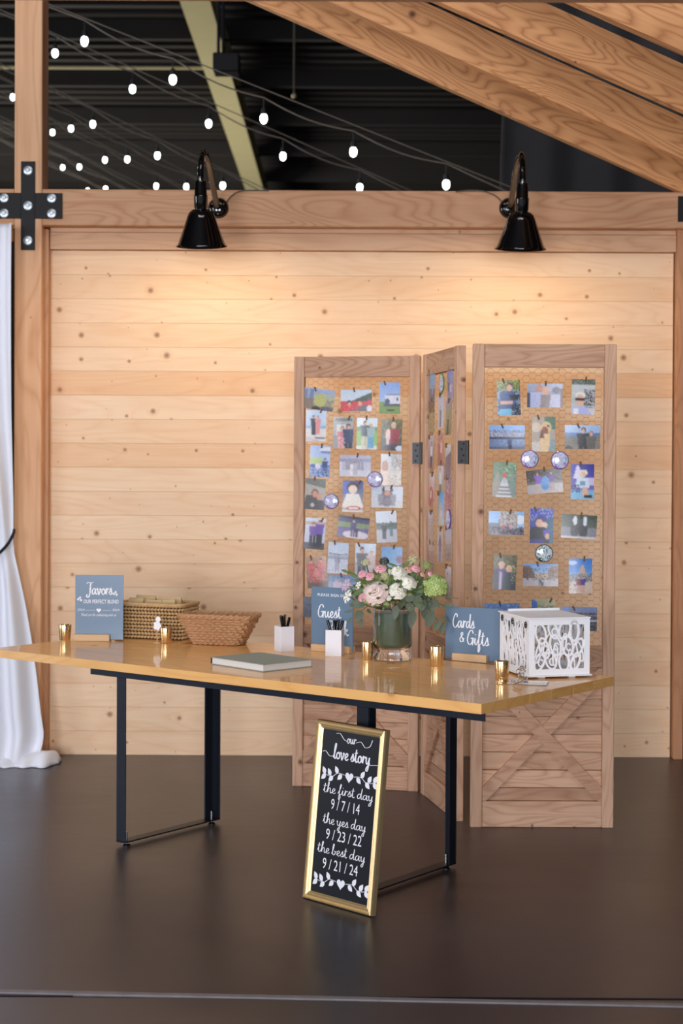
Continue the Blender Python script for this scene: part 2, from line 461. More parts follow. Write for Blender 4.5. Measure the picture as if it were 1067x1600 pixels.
# trims round the plank wall
tag(MB().box(-1.553, X1 + .005, WALL_Y - .04, WALL_Y + .03, 2.697, 2.786, .002).build('trim_2', M['trim_x']), 'pale horizontal trim board over the plank wall', 'trim', kind='structure')
tag(MB().box(-1.553, X1 + .005, WALL_Y - .034, WALL_Y + .03, 2.788, 2.822, .002).build('trim_3', M['trim_x']), 'narrow pale trim strip just under the timber beam', 'trim', kind='structure')
tag(MB().box(-1.592, -1.556, WALL_Y - .06, WALL_Y + .03, 0, 2.80, .003).build('trim_4', M['trim_z']), 'upright trim board left of the plank wall beside the post', 'trim', kind='structure')
tag(MB().box(1.772, 1.822, WALL_Y - .06, WALL_Y + .03, 0, 2.82, .003).build('trim_5', M['trim_z'], color=(.85, .78, .74)), 'upright trim board at the right end of the plank wall', 'trim', kind='structure')

# timber frame
PY0, PY1 = 8.42, 8.60
LP0, LP1, RP0, RP1 = -1.724, -1.580, 1.866, 2.01
tag(MB().box(LP0, LP1, PY0, PY1, 0, 4.45, .004).build('timber_post', M['fir_z'], color=(1.02, .98, .94)), 'tall fir timber post with cross bracket beside the white curtain', 'post')
tag(MB().box(RP0, RP1, PY0, PY1, 0, 3.0, .004).build('timber_post', M['fir_z']), 'fir timber post at the right edge behind the cropped bracket', 'post')
tag(MB().box(LP1 + .001, RP0 - .001, PY0 + .002, 8.56, 2.81, 3.0, .004).build('timber_beam', M['fir_x'], color=(.84, .78, .73)), 'long fir timber beam carrying the two black barn lamps', 'beam')
tag(MB().box(-3.2, LP0 - .001, PY0 + .002, 8.56, 2.81, 3.0, .004).build('timber_beam', M['fir_x'], color=(.84, .78, .73)), 'short end of fir timber beam left of the tall post', 'beam')
FBY = 4.47
tag(MB().box(-3.2, 2.2, FBY - .14, FBY, 2.842, 3.03, .004).build('timber_beam', M['fir_x'], color=(.7, .6, .52)), 'fir header beam along the top edge of the picture', 'beam')
for px, sd in ((-3.1, 'left'), (2.05, 'right')):
    tag(MB().box(px - .07, px + .07, FBY - .14, FBY, 0, 2.841, .004).build('timber_post', M['fir_z']), 'fir post under the header beam, outside the picture to the ' + sd, 'post')
tag(MB().box(2.02, 2.16, FBY + .001, 8.6, 2.81, 3.0, .004).build('timber_beam', M['fir_y']), 'fir side beam under the rafter feet', 'beam')

# rafters rising to the left, seat-cut level with the beam tops
SL = math.atan(.437)
ZR = 3.79                      # underside height at x = 0
def half_cut(poly, f):
    out = []
    for i, c in enumerate(poly):
        a_ = poly[i - 1]; fa, fc = f(a_), f(c)
        if (fa >= 0) != (fc >= 0):
            k = fa / (fa - fc); out.append((a_[0] + (c[0] - a_[0]) * k, a_[1] + (c[1] - a_[1]) * k))
        if fc >= 0: out.append(c)
    return out
for k, (dy, lab) in enumerate(((8.47, 'lowest and farthest sloping fir rafter, ending over the beam'), (7.85, 'second sloping fir rafter, overlapping the farthest one'),
                               (7.10, 'third sloping fir rafter, below the dark gap'), (6.36, 'nearest sloping fir rafter in the top right corner'))):
    pl = half_cut([(-2.6, 0), (2.8, 0), (2.8, .186), (-2.6, .186)], lambda p: ZR - p[0] * math.sin(SL) + p[1] * math.cos(SL) - 3.0015)
    o = MB().prism(pl, 0, .058).build('timber_rafter', M['rafter'], loc=(0, dy, ZR), rot=(0, SL, 0), color=[(1.04, 1.0, .97), (1.0, .96, .93), (.95, .9, .87), (.92, .86, .82)][k])
    tag(o, lab, 'rafter', 'roof rafters')

# cross brackets
def bracket(cx, label):
    t = thing('cross_bracket', label, 'bracket', (cx, PY0, 2.91), group='timber frame brackets')
    MB().box(-.037, .037, -.008, 0, -.232, .232, .001).box(-.18, -.037, -.008, 0, -.067, .067, .001).box(.037, .18, -.008, 0, -.067, .067, .001).build('plate', M['black_plate'], t)
    for bx, bz in ((0, .185), (0, 0), (0, -.182), (-.125, .04), (-.125, -.04), (.125, .04), (.125, -.04)):
        R = Matrix.Translation((bx, -.008, bz)) @ Matrix.Rotation(rad(90), 4, 'X')
        bo = MB().lathe([(.0001, .004), (.018, .004), (.024, .0015), (.024, -.001)], 18, R).build('bolt', M['bolt'], t, True)
        MB().lathe([(.0001, .014), (.010, .014), (.0115, .012), (.0115, .003)], 6, R).build('bolt_head', M['bolt'], bo)
    return t
bracket((LP0 + LP1) / 2, 'black steel cross bracket bolted to the tall left post')
bracket((RP0 + RP1) / 2, 'black steel bracket cropped by the right picture edge')

# warehouse shell beyond and behind the camera
CEIL = 6.3
ceil = tag(MB().box(-13, 13, -14, 33, CEIL + .25, CEIL + .35).build('ceiling', M['deck']), 'dark corrugated warehouse roof deck', 'ceiling', kind='structure')
rib = MB().box(-13, 13, 0, .1, CEIL + .2, CEIL + .25).mesh('deck_rib', M['deck'])
for k in range(60):
    link('deck_rib', rib, ceil, (0, 12 + k * .33, 0))
purl = MB().box(-13, 13, 0, .09, CEIL - .02, CEIL + .2).mesh('purlin', M['dark_wall'])
for k in range(8):
    link('purlin', purl, ceil, (0, 13.4 + k * 2.2, 0))
tag(MB().box(-13, 13, 33, 33.2, 0, CEIL + .3).build('wall_far', M['dark_wall']), 'dark far wall of the warehouse', 'wall', kind='structure')
tag(MB().box(-9.65, -9.45, -14, 33, 0, CEIL + .3).build('wall_left', M['dark_wall']), 'dark side wall outside the picture to the left', 'wall', kind='structure')
tag(MB().box(13, 13.2, -14, 33, 0, CEIL + .3).build('wall_right', M['dark_wall']), 'dark side wall outside the picture to the right', 'wall', kind='structure')
wf = tag(MB().box(-13, 13, -13.25, -13.05, 0, CEIL + .3).build('wall_front', M['plaster']), 'plain wall with tall windows behind the camera', 'wall', kind='structure')
for k, (wx, wy, wz, ww, wh, wr, we) in enumerate(WIN):
    w = thing('window_%d' % (k + 1), 'tall window in the left wall outside the picture' if wr else 'tall window behind the camera', 'window', (wx, wy, wz), rad(wr), kind='structure')
    m = MB()
    for sg in (-1, 1):
        m.box(sg * (ww / 2 + .05) - .04, sg * (ww / 2 + .05) + .04, -.1, .1, -wh / 2 - .04, wh / 2 + .04); m.box(-ww / 2 - .09, ww / 2 + .09, -.1, .1, sg * (wh / 2 + .05) - .04, sg * (wh / 2 + .05) + .04)
    m.box(-.03, .03, .13, .18, -wh / 2, wh / 2)
    m.build('window_frame', M['black_plate'], w)

w = thing('window_6', 'unseen frame added round the overhead fill light', 'overhead_fill', (-.3, 3.2, 6.5), kind='structure')  # made-up opening for the overhead fill light
m = MB()
for sg in (-1, 1):
    m.box(-2.12, 2.12, sg * 1.27 - .05, sg * 1.27 + .05, -.06, .04); m.box(sg * 2.07 - .05, sg * 2.07 + .05, -1.2, 1.2, -.06, .04)
m.build('window_frame', M['black_plate'], w)

# cream steel roof beam running away, seen over the plank wall
t = thing('steel_roof_beam', 'cream painted steel roof beam running away under the dark ceiling', 'beam', (-1.42, 0, CEIL - .32))
MB().box(-.145, .145, 12.5, 32.9, 0, .018).build('lower_flange', M['cream_steel'], t)
MB().box(-.02, .02, 12.5, 32.9, .018, .302).build('web', M['cream_steel'], t)
MB().box(-.145, .145, 12.5, 32.9, .302, .32).build('upper_flange', M['cream_steel'], t)
# conduit and hanging rods
pc = YP(180, 106, 18.0)
tag(MB().tube([(-6, 18, pc.z), (pc.x + 1.0, 18, pc.z)], .018, 8).build('conduit', M['cream_steel'], color=(.5, .5, .5)), 'thin pale conduit running level under the dark ceiling', 'conduit')
p1 = YP(345, 86, 13.5)
t = thing('hanging_rod', 'dark hanging rod with a black box behind the cream beam', 'rod', (p1.x, 13.5, p1.z))
MB().tube([(-.02, 0, 0), (-.02, 0, CEIL - p1.z)], .014, 8).tube([(.02, 0, 0), (.02, 0, CEIL - p1.z)], .014, 8).build('rod', M['steel'], t)
MB().box(-.06, .16, -.1, .1, -.16, 0, .01).build('box', M['black_plate'], t)
p1 = YP(459, 150, 15.0)
t = thing('hanging_hook', 'thin hanging wire with a small pale hook right of the cream beam', 'hook', (p1.x, 15.0, p1.z))
MB().tube([(0, 0, .02), (0, 0, CEIL - p1.z)], .009, 6).build('wire', M['cable'], t)
MB().ball((0, 0, 0), .024).build('hook_end', M['cream_steel'], t)
# charcoal drape at the right in the background
dx0 = YP(777, 240, 12.2).x
def drape(s, q):
    x = dx0 + s * 3.4 + .09 * (q - .5) * 1.6
    return (x, 12.2 + .05 * math.sin(s * 46), .02 + q * 5.4)
dr = MB().grid(drape, 120, 6).build('background_drape', M['drape'], None, True)
md = dr.modifiers.new('thick', 'SOLIDIFY'); md.thickness = .01
tag(dr, 'charcoal drape hanging in the dark behind the right lamp', 'drape')

# ================================================================== STRING LIGHTS
def string_light(depth, bulbs, label, lead=.9, trail=1.6):
    P = [YP(u, v, depth) for u, v in bulbs]
    t = thing('string_light', label, 'string light', (0, 0, 0), group='festoon strings in the roof')
    drop = .125
    d = (P[-1] - P[0]).normalized() if len(P) > 1 else Vector((.9, 0, -.43))
    lead = (CEIL - .16 - P[0].z) / -d.z
    path = [P[0] - d * lead] + P + [P[-1] + d * trail]
    pts = []
    for i in range(len(path) - 1):
        a_, c_ = path[i], path[i + 1]
        for k in range(8):
            q = k / 8; p = a_.lerp(c_, q); p.z += drop - .035 * math.sin(math.pi * q)
            pts.append(p)
    pts.append(path[-1] + Vector((0, 0, drop)))
    MB().tube(pts, .005, 6).build('cable', M['cable'], t, True)
    MB().tube([path[0] + Vector((0, .01, drop + .015)), path[-1] + Vector((0, .01, drop + .015))], .004, 6).build('support_wire', M['cable'], t, True)
    for p in P:
        s = MB().lathe([(.0001, .06), (.014, .06), (.017, .03), (.014, .02)], 10).cyl(.004, .055, .125, 6).build('socket', M['black_cable'], t, True, loc=p)
        MB().lathe([(.012, .024), (.021, .012), (.0235, -.006), (.019, -.026), (.009, -.036), (.0001, -.038)], 14).build('bulb', M['bulb'], s, True)
string_light(10.0, [(132, 63), (270, 123), (412, 184), (552, 236), (697, 287)], 'nearest festoon string, its last bulb just left of the right lamp')
string_light(11.9, [(86, 82), (207, 138), (326, 192), (442, 243), (562, 292)], 'second festoon string, crossing the cream beam halfway down')
string_light(13.9, [(145, 193), (246, 242), (348, 289)], 'festoon string whose last bulb is just right of the left lamp', 1.6)
string_light(15.6, [(20, 151), (111, 200), (199, 248), (291, 291)], 'festoon string with a bulb at the left edge of the tall post')
string_light(17.3, [(82, 206), (164, 249), (244, 290)], 'festoon string of three bulbs starting at the post side')
string_light(18.9, [(124, 260)], 'far festoon string showing one low bulb')
string_light(20.9, [(98, 261), (165, 294)], 'far festoon string showing two low bulbs near the post')
string_light(23.0, [(137, 297)], 'farthest festoon string, one bulb touching the beam top')

# ================================================================== BARN LAMPS
TILT = 14
def barn_lamp(base_uv, shade_uv, depth_s, cable_uvs, label):
    base = YP(*base_uv, PY0)
    sh = YP(*shade_uv, depth_s)              # centre of the shade rim
    t = thing('barn_lamp', label, 'lamp', base, group='gooseneck barn lamps')
    rel = sh - base
    Rb = Matrix.Rotation(rad(90), 4, 'X')
    bp = MB().lathe([(.0001, .028), (.02, .028), (.04, .022), (.052, .008), (.055, 0), (.0001, 0)], 24, Rb).build('wall_plate', M['enamel'], t, True)
    for an in (30, 150, 270):
        MB().ball((.034 * math.cos(rad(an)), -.026, .034 * math.sin(rad(an))), .004, n=8, m=4).build('screw', M['bolt'], bp, True)
    T = Matrix.Translation(rel) @ Matrix.Rotation(rad(TILT), 4, 'X')       # shade mouth turned a little to the wall
    top = T @ Vector((0, 0, .305))
    hd = Vector((rel.x, rel.y, 0)); L = hd.length; hd.normalize()
    pts = []
    # gooseneck: out of the plate, up, over and down into the shade
    apex = rel.z + .465
    P0, P1, P2, P3 = Vector((0, -.02, 0)), hd * (.28 * L) + Vector((0, 0, .02)), hd * (.55 * L) + Vector((0, 0, apex * 1.1)), hd * (.80 * L) + Vector((0, 0, apex))
    P3 = Vector((top.x * .8, top.y * .84, apex))
    for i in range(17):
        s = i / 16
        pts.append(P0 * (1 - s) ** 3 + P1 * 3 * s * (1 - s) ** 2 + P2 * 3 * s * s * (1 - s) + P3 * s ** 3)
    up = (T.to_3x3() @ Vector((0, 0, 1)))
    Q1, Q2, Q3 = P3 + hd * (.10 * L), top + up * .10, top
    for i in range(1, 13):
        s = i / 12
        pts.append(P3 * (1 - s) ** 3 + Q1 * 3 * s * (1 - s) ** 2 + Q2 * 3 * s * s * (1 - s) + Q3 * s ** 3)
    MB().tube(pts, .0155, 12).build('gooseneck', M['enamel'], t, True)
    MB().lathe([(.0001, .32), (.022, .32), (.028, .31), (.030, .25), (.034, .245), (.034, .19), (.028, .175), (.0001, .175)], 24, T).build('socket', M['enamel'], t, True)
    s = MB().lathe([(.028, .18), (.042, .178), (.058, .165), (.068, .145), (.113, .018), (.118, .008), (.126, .003), (.127, 0), (.124, 0), (.115, .006), (.066, .138), (.054, .158), (.028, .172)], 40, T, close=True).build('shade', M['enamel'], t, True)
    MB().lathe([(.112, .0065), (.0645, .1365), (.052, .156), (.0001, .158)], 40, T).build('shade_lining', M['enamel_in'], s, True)
    MB().lathe([(.012, .155), (.013, .13), (.024, .105), (.026, .095), (.018, .08), (.0001, .075)], 16, T).build('bulb', M['lampbulb'], t, True)
    ld = bpy.data.lights.new('barn_lamp_light', 'POINT'); ld.energy = SCONCE_W; ld.color = (1.0, .80, .56); ld.shadow_soft_size = .04
    lo = bpy.data.objects.new('barn_lamp_light', ld); COL.objects.link(lo); lo.parent = t; lo.location = T @ Vector((0, 0, .035))
    c = [YP(u, v, PY0 - .006) - base for u, v in cable_uvs]
    cc = smooth(c, 8)
    MB().tube(cc, .0035, 6).build('feed_cable', M['cable'], t, True)
    return t
def smooth(P, k):
    out = []
    for i in range(len(P) - 1):
        a_, b2, c_, d_ = P[max(i - 1, 0)], P[i], P[i + 1], P[min(i + 2, len(P) - 1)]
        for j in range(k):
            s = j / k
            out.append(.5 * ((2 * b2) + (c_ - a_) * s + (2 * a_ - 5 * b2 + 4 * c_ - d_) * s * s + (3 * b2 - a_ - 3 * c_ + d_) * s ** 3))
    out.append(P[-1]); return out
barn_lamp((341, 325), (315, 385), 7.86, [(352, 318), (362, 306), (374, 299), (392, 297.5), (420, 298)], 'black gooseneck barn lamp over the left half of the plank wall')
barn_lamp((796, 325), (813, 389), 7.86, [(786, 318), (774, 306), (756, 299), (735, 297.5), (712, 299.5)], 'black gooseneck barn lamp over the photo screen')

# ================================================================== CURTAIN
def edge_u(v):
    T = [(370, 18), (640, 17.5), (800, 19.5), (848, 20), (870, 22), (900, 28), (950, 38), (1003, 47), (1060, 55), (1120, 62), (1150, 67), (1165, 66), (1185, 62), (1197, 60)]
    for (a_, ua), (c_, uc) in zip(T, T[1:]):
        if v <= c_: return ua + (uc - ua) * max(0, (v - a_)) / (c_ - a_)
    return T[-1][1]
CY = 8.25
def curt(s, q):
    z = 2.78 * (1 - q) + .012
    v = HORIZON + (CAM_H - z) / CY * F_PX
    xr = (edge_u(v) - 533.5) / F_PX * CY
    xl = -2.75 + .55 * math.exp(-((z - 1.15) / .45) ** 2)
    x = xr + (xl - xr) * s
    tie = 1 - .65 * math.exp(-((z - 1.13) / .16) ** 2)
    fl = 1 + .5 * max(0, (1.0 - z))
    y = CY + tie * fl * (.028 * math.sin(s * 52 + .8 * math.sin(z * 2)) + .014 * math.sin(s * 23 + 1.3 * z + 1))
    if z < .12: y += (.12 - z) * (-.55 + .5 * math.sin(s * 17))
    return (x, y, z)
t = thing('curtain', 'white voile curtain tied back with a black cord beside the post', 'curtain', (0, 0, 0))
cu = MB().grid(curt, 150, 90).build('drape', M['curtain'], t, True)
md = cu.modifiers.new('thick', 'SOLIDIFY'); md.thickness = .003
# pooled hem on the floor
def pool(s, q):
    p = ZP(96 - 140 * s, 1190 + 2 * s, 0)
    a_ = math.pi * q
    h = .085 * (1 - .35 * s) * (.75 + .25 * math.sin(9 * s))
    if s < .06: h *= math.sqrt(max(s / .06, .02))
    return (p.x, 8.36 - .2 * q * (1 if s > .1 else .4 + 6 * s) + .015 * math.sin(31 * s), .004 + h * math.sin(a_) ** .7 * (1 - .3 * q))
po = MB().grid(pool, 40, 14).build('pooled_hem', M['curtain'], t, True)
md = po.modifiers.new('thick', 'SOLIDIFY'); md.thickness = .004
tp = [YP(u, v, CY + dy) for u, v, dy in ((-128, 948, .06), (-141, 950, .02), (-137, 946, -.045), (-100, 928, -.06), (-60, 905, -.065), (-20, 878, -.065), (0, 863, -.065), (12, 850, -.06), (19, 838, -.05), (22, 830, .0), (20, 826, .05))]
MB().tube(smooth(tp, 5), .008, 8).build('tie_cord', M['cord'], t, True)
# rail and little fitting above the curtain
tag(MB().box(-3.2, LP0 - .002, 8.36, 8.41, 2.722, 2.785, .003).build('curtain_rail_board', M['trim_x'], color=(1.1, 1.1, 1.0)), 'pale wooden rail board above the white curtain', 'rail')
cr = thing('curtain_rod', 'dark metal curtain rod with a small clamp under the beam', 'rod', (0, 8.32, 2.70))
MB().tube([(-3.1, 0, 0), (LP0 - .005, 0, 0)], .011, 8).build('rod', M['steel'], cr, True)
MB().box(LP0 - .045, LP0 - .003, -.02, .03, -.03, .02, .003).build('clamp', M['steel'], cr)

# ================================================================== FOLDING PHOTO SCREEN
PW, PT, PH = .615, .04, 2.08
screen = thing('folding_screen', 'three-leaf cedar folding screen with chicken wire full of photo prints', 'folding screen', (.375, 7.3, 0))
def rails_and_boards(panel):
    ST = .05
    z_mid0, z_mid1, z_bot = .69, .783, .112
    for x0 in (0, PW - ST):
        MB().box(x0, x0 + ST, 0, PT, 0, PH, .0025).build('stile', M['cedar_z'], panel)
    for z0, z1, tn in ((PH - .1, PH - .001, (.94, .92, .9)), (z_mid0, z_mid1, (.8, .76, .72)), (.001, z_bot, (1, .98, .96))):
        MB().box(ST + .0005, PW - ST - .0005, .004, PT - .004, z0, z1, .002).build('rail', M['cedar_x'], panel, color=tn)
    zs = [z_bot, .1678, .2447, .3217, .3986, .4755, .5525, .63, z_mid0]
    tn = [(.82, .78, .76), (1.04, 1.02, 1.0), (.96, .94, .91), (1.0, .96, .93), (.84, .8, .77), (.78, .75, .72), (.92, .88, .86), (.84, .8, .76)]
    for i in range(8):
        MB().box(ST, PW - ST, .020, .032, zs[i] + .0014, zs[i + 1] - .0014, .0022).build('plank', M['cedar_x'], panel, color=tn[i])
    xa, xb, za, zb = ST + .001, PW - ST - .001, z_bot + .001, z_mid0 - .001
    L = math.hypot(xb - xa, zb - za); nx, nz = -(zb - za) / L, (xb - xa) / L; hw = .026
    ext = .1
    ux, uz = (xb - xa) / L, (zb - za) / L
    def band(p, q):
        d0 = ((q[0] - p[0]) / math.hypot(q[0] - p[0], q[1] - p[1]), (q[1] - p[1]) / math.hypot(q[0] - p[0], q[1] - p[1]))
        n0 = (-d0[1], d0[0])
        A = (p[0] - d0[0] * ext, p[1] - d0[1] * ext); B = (q[0] + d0[0] * ext, q[1] + d0[1] * ext)
        return clip_poly([(A[0] - n0[0] * hw, A[1] - n0[1] * hw), (B[0] - n0[0] * hw, B[1] - n0[1] * hw), (B[0] + n0[0] * hw, B[1] + n0[1] * hw), (A[0] + n0[0] * hw, A[1] + n0[1] * hw)], xa, xb, za, zb)
    def half(poly, p, q, sgn):      # part of poly on one side of the main brace
        d0 = Vector((q[0] - p[0], q[1] - p[1])).normalized(); n0 = Vector((-d0.y, d0.x)) * sgn
        def f(pt): return (pt[0] - p[0]) * n0.x + (pt[1] - p[1]) * n0.y - hw - .0005
        out = []
        for i, c in enumerate(poly):
            a_ = poly[i - 1]; fa, fc = f(a_), f(c)
            if (fa >= 0) != (fc >= 0):
                k = fa / (fa - fc); out.append((a_[0] + (c[0] - a_[0]) * k, a_[1] + (c[1] - a_[1]) * k))
            if fc >= 0: out.append(c)
        return out
    off = .022
    m0, m1 = (xa, zb - off), (xb, za + off)
    MB().prism(band(m0, m1), .003, .0195).build('brace', M['cedar_x'], panel, color=(.86, .8, .76))
    other = band((xa, za + off), (xb, zb - off))
    for sg in (-1, 1):
        h = half(other, m0, m1, sg)
        if len(h) > 2: MB().prism(h, .004, .0195).build('brace', M['cedar_x'], panel, color=(.9, .85, .82))
    # hexagonal chicken wire
    a_ = .0172; w = MB()
    zx0, zx1 = z_mid1, PH - .1
    xi0, xi1 = ST, PW - ST
    seen = set()
    colp, rowp = 1.5 * a_, math.sqrt(3) * a_
    nc, nr = int((xi1 - xi0) / colp) + 2, int((zx1 - zx0) / rowp) + 2
    for c in range(-1, nc):
        for r in range(-1, nr):
            cx, cz = xi0 + c * colp, zx0 + (r + .5 * (c % 2)) * rowp
            pts = [(cx + a_ * math.cos(rad(60 * k)), cz + a_ * math.sin(rad(60 * k))) for k in range(6)]
            for k in range(6):
                p, q = pts[k], pts[(k + 1) % 6]
                key = (round((p[0] + q[0]) * 500), round((p[1] + q[1]) * 500))
                if key in seen: continue
                seen.add(key)
                if not (xi0 - .001 < min(p[0], q[0]) and max(p[0], q[0]) < xi1 + .001 and zx0 - .001 < min(p[1], q[1]) and max(p[1], q[1]) < zx1 + .001): continue
                thick = .0009 if abs(p[1] - q[1]) < .001 else .00055
                w.tube([(p[0], .022, p[1]), (q[0], .022, q[1])], thick, 4, cap=False)
    w.build('wire_mesh', M['copper_wire'], panel)

PANELS = {}
def add_panel(key, origin, yaw):
    p = sub('panel', screen, Vector(origin) - screen.location, (0, 0, yaw))
    rails_and_boards(p)
    R = Matrix.Rotation(yaw, 3, 'Z')
    PANELS[key] = (Vector(origin), R, yaw)
add_panel('L', (-.232, 7.738, 0), math.atan2(-.123, .599))
add_panel('M', (.382, 7.578, 0), math.atan2(-.981, .193))
add_panel('R', (.562, 6.866, 0), 0.0)
def hinge(pos, yaw):
    h = MB().box(-.042, -.006, -.003, 0, -.05, .05).lathe([(.0001, -.052), (.008, -.052), (.008, .052), (.0001, .052)], 10).build('hinge', M['dark_hinge'], screen, True, loc=Vector(pos) - screen.location, rot=(0, 0, yaw))
    for k, z in enumerate((-.037, -.013, .013, .037)):
        MB().lathe([(.0001, .0045), (.0045, .004), (.0045, .002)], 8, Matrix.Translation((-.026 + .008 * (k % 2), -.001, z)) @ Matrix.Rotation(rad(90), 4, 'X')).build('screw', M['black_plate'], h)
for hz in (1.615,):
    hinge((.546, 6.957, hz), .1)
    hinge((.3775, 7.600, hz), -.2)

# ------------------------------------------------------------------ photo prints: flat pictures stored as a colour layer
def paint(w, h, ops, seed):
    rng = np.random.RandomState(seed)
    ys, xs = np.mgrid[0:h + 1, 0:w + 1]
    X = xs / w; Y = ys / h
    img = np.zeros((h + 1, w + 1, 3))
    asp = w / h
    def put(mask, c): img[mask] = np.array(c, float)
    for op in ops:
        k = op[0]
        if k == 'bg':
            img[:] = np.array(op[1], float)[None, None] * (1 - Y[..., None]) + np.array(op[2], float)[None, None] * Y[..., None]
        elif k == 'r':
            _, x0, y0, x1, y1, c = op; put((X >= x0) & (X <= x1) & (Y >= y0) & (Y <= y1), c)
        elif k == 'e':
            _, cx, cy, rx, ry, c = op; put(((X - cx) / rx) ** 2 + ((Y - cy) / ry) ** 2 <= 1, c)
        elif k == 't':                     # trapezium: centre, top y, top half width, bottom y, bottom half width
            _, cx, y0, w0, y1, w1, c = op
            q = np.clip((Y - y0) / (y1 - y0), 0, 1); put((Y >= y0) & (Y <= y1) & (np.abs(X - cx) <= w0 + (w1 - w0) * q), c)
        elif k == 'd':                     # diagonal half plane below a line
            _, ya, yb, c = op; put(Y >= ya + (yb - ya) * X, c)
        elif k == 'n':                     # speckle in a box
            _, x0, y0, x1, y1, c, dens = op
            m = (X >= x0) & (X <= x1) & (Y >= y0) & (Y <= y1) & (rng.rand(h + 1, w + 1) < dens); put(m, c)
        elif k == 'p':                     # standing figure: cx, feet, height, top colour, leg colour, skin, hair
            _, cx, ft, H, tc, lc, sk, hr = op
            ww = H * .15 / asp
            put((Y > ft - .5 * H) & (Y <= ft) & (np.abs(X - cx) <= ww * .85) & (np.abs(X - cx) > ww * .06), lc)
            q = np.clip((Y - (ft - .84 * H)) / (.36 * H), 0, 1)
            put((Y > ft - .84 * H) & (Y <= ft - .46 * H) & (np.abs(X - cx) <= ww * (1.2 - .3 * q)), tc)
            put(((X - cx) / (H * .062 / asp)) ** 2 + ((Y - (ft - .93 * H)) / (H * .085)) ** 2 <= 1, hr)
            put(((X - cx) / (H * .05 / asp)) ** 2 + ((Y - (ft - .905 * H)) / (H * .066)) ** 2 <= 1, sk)
    pd = np.pad(img, ((1, 1), (1, 1), (0, 0)), 'edge')
    bl = (pd[:-2, 1:-1] + pd[2:, 1:-1] + pd[1:-1, :-2] + pd[1:-1, 2:]) / 4
    img = img * .6 + bl * .4
    img = img + rng.randn(h + 1, w + 1, 1) * 6 + rng.randn(h + 1, w + 1, 3) * 2
    return np.clip(img, 4, 252)

SK, SK2 = (222, 172, 146), (206, 150, 124)
SEED = [100]
def photo(panel, u, v, ops, label, land=False, roll=0.0, size=None, bow=None):
    SEED[0] += 1
    origin, R, yaw = PANELS[panel]
    n = R @ Vector((0, -1, 0))
    off = .006 + .004 * ((SEED[0] * 7) % 5) / 5
    c = plane_hit(u, v, origin + R @ Vector((0, off, 0)), n)
    wd, ht = (.152, .102) if land else (.1, .15)
    if size: wd, ht = size
    nw, nh = (40, 27) if land else (27, 40)
    img = paint(nw, nh, ops, SEED[0])
    lin = np.where(img / 255 <= .04045, img / 255 / 12.92, ((img / 255 + .055) / 1.055) ** 2.4)
    rb = np.random.RandomState(SEED[0])
    b1, b2 = rb.uniform(-.004, .004), rb.uniform(-.005, .001)
    m = MB()
    def f(s, q):
        x, z = (s - .5) * wd, (.5 - q) * ht
        return (x, b1 * (2 * s - 1) ** 2 + b2 * (q ** 2), z)
    m.grid(f, nw, nh)
    nf = len(m.f)
    me_v = len(m.v)
    m.grid(lambda s, q: tuple(Vector(f(s, q)) + Vector((0, .0006, 0))), 6, 6, 1)
    for q in (0,): pass
    t = thing('photo_print', label, 'photo', c, group='photo prints on the folding screen', rot=(0, rad(roll), yaw))
    me = m.mesh('print', [M['photo'], M['card_back']], True)
    at = me.color_attributes.new('print', 'FLOAT_COLOR', 'POINT')
    cols = np.ones((len(m.v), 4), dtype=np.float32)
    cols[:me_v, :3] = lin.reshape(-1, 3)
    at.data.foreach_set('color', cols.ravel())
    link('print', me, t)
    MB().box(-.0035, .0035, -.006, .004, ht / 2 - .010, ht / 2 + .012, .001, M=Matrix.Rotation(rb.uniform(-.5, .5), 4, 'Y')).build('clip', M['pin'], t)
    return t
BL, GN, GY = (150, 178, 214), (112, 138, 86), (170, 168, 168)

# left leaf
photo('L', 498, 624, [('bg', (150, 168, 204), (150, 146, 130)), ('r', .0, .1, .12, .5, (120, 130, 160)), ('r', .2, .05, .3, .5, (110, 124, 160)), ('r', .38, .12, .5, .5, (140, 150, 180)), ('r', 0, .5, 1, 1, (134, 116, 104)), ('e', .55, .55, .2, .3, (186, 180, 92)), ('n', .35, .2, 1, .8, (176, 184, 120), .4), ('e', .45, .95, .15, .1, (30, 30, 34)), ('e', .8, .92, .2, .12, (92, 84, 104))], 'tilted photo of a city skyline and yellow bushes, top left of the left leaf', True, 8)
photo('L', 556.5, 625.6, [('bg', (190, 206, 224), (214, 218, 226)), ('d', .75, .12, (62, 78, 58)), ('r', .0, .55, 1, 1, (206, 66, 74)), ('e', .28, .62, .08, .12, (60, 40, 44)), ('e', .28, .68, .06, .1, SK), ('e', .62, .66, .06, .12, SK), ('d', 1.15, .6, (110, 108, 118)), ('e', .92, .66, .07, .22, (216, 60, 70)), ('e', .93, .88, .1, .15, (220, 220, 228)), ('n', .1, .7, .6, 1, (232, 90, 100), .3)], 'photo of a crowd in red shirts at a boat, top row of the left leaf', True, 0)
photo('L', 609, 622, [('bg', (126, 158, 216), (184, 204, 234)), ('r', .0, .62, 1, 1, (122, 152, 84)), ('t', .68, .36, .26, .42, .42, (130, 132, 150)), ('r', .28, .42, 1, .68, (214, 216, 230)), ('r', .82, .5, .92, .58, (60, 62, 72)), ('r', .2, .68, 1, .76, (92, 84, 88)), ('e', .38, .62, .12, .1, (70, 84, 120)), ('e', .55, .88, .2, .03, (60, 60, 50))], 'photo of a white house under clear blue sky, top right of the left leaf', False, 0)
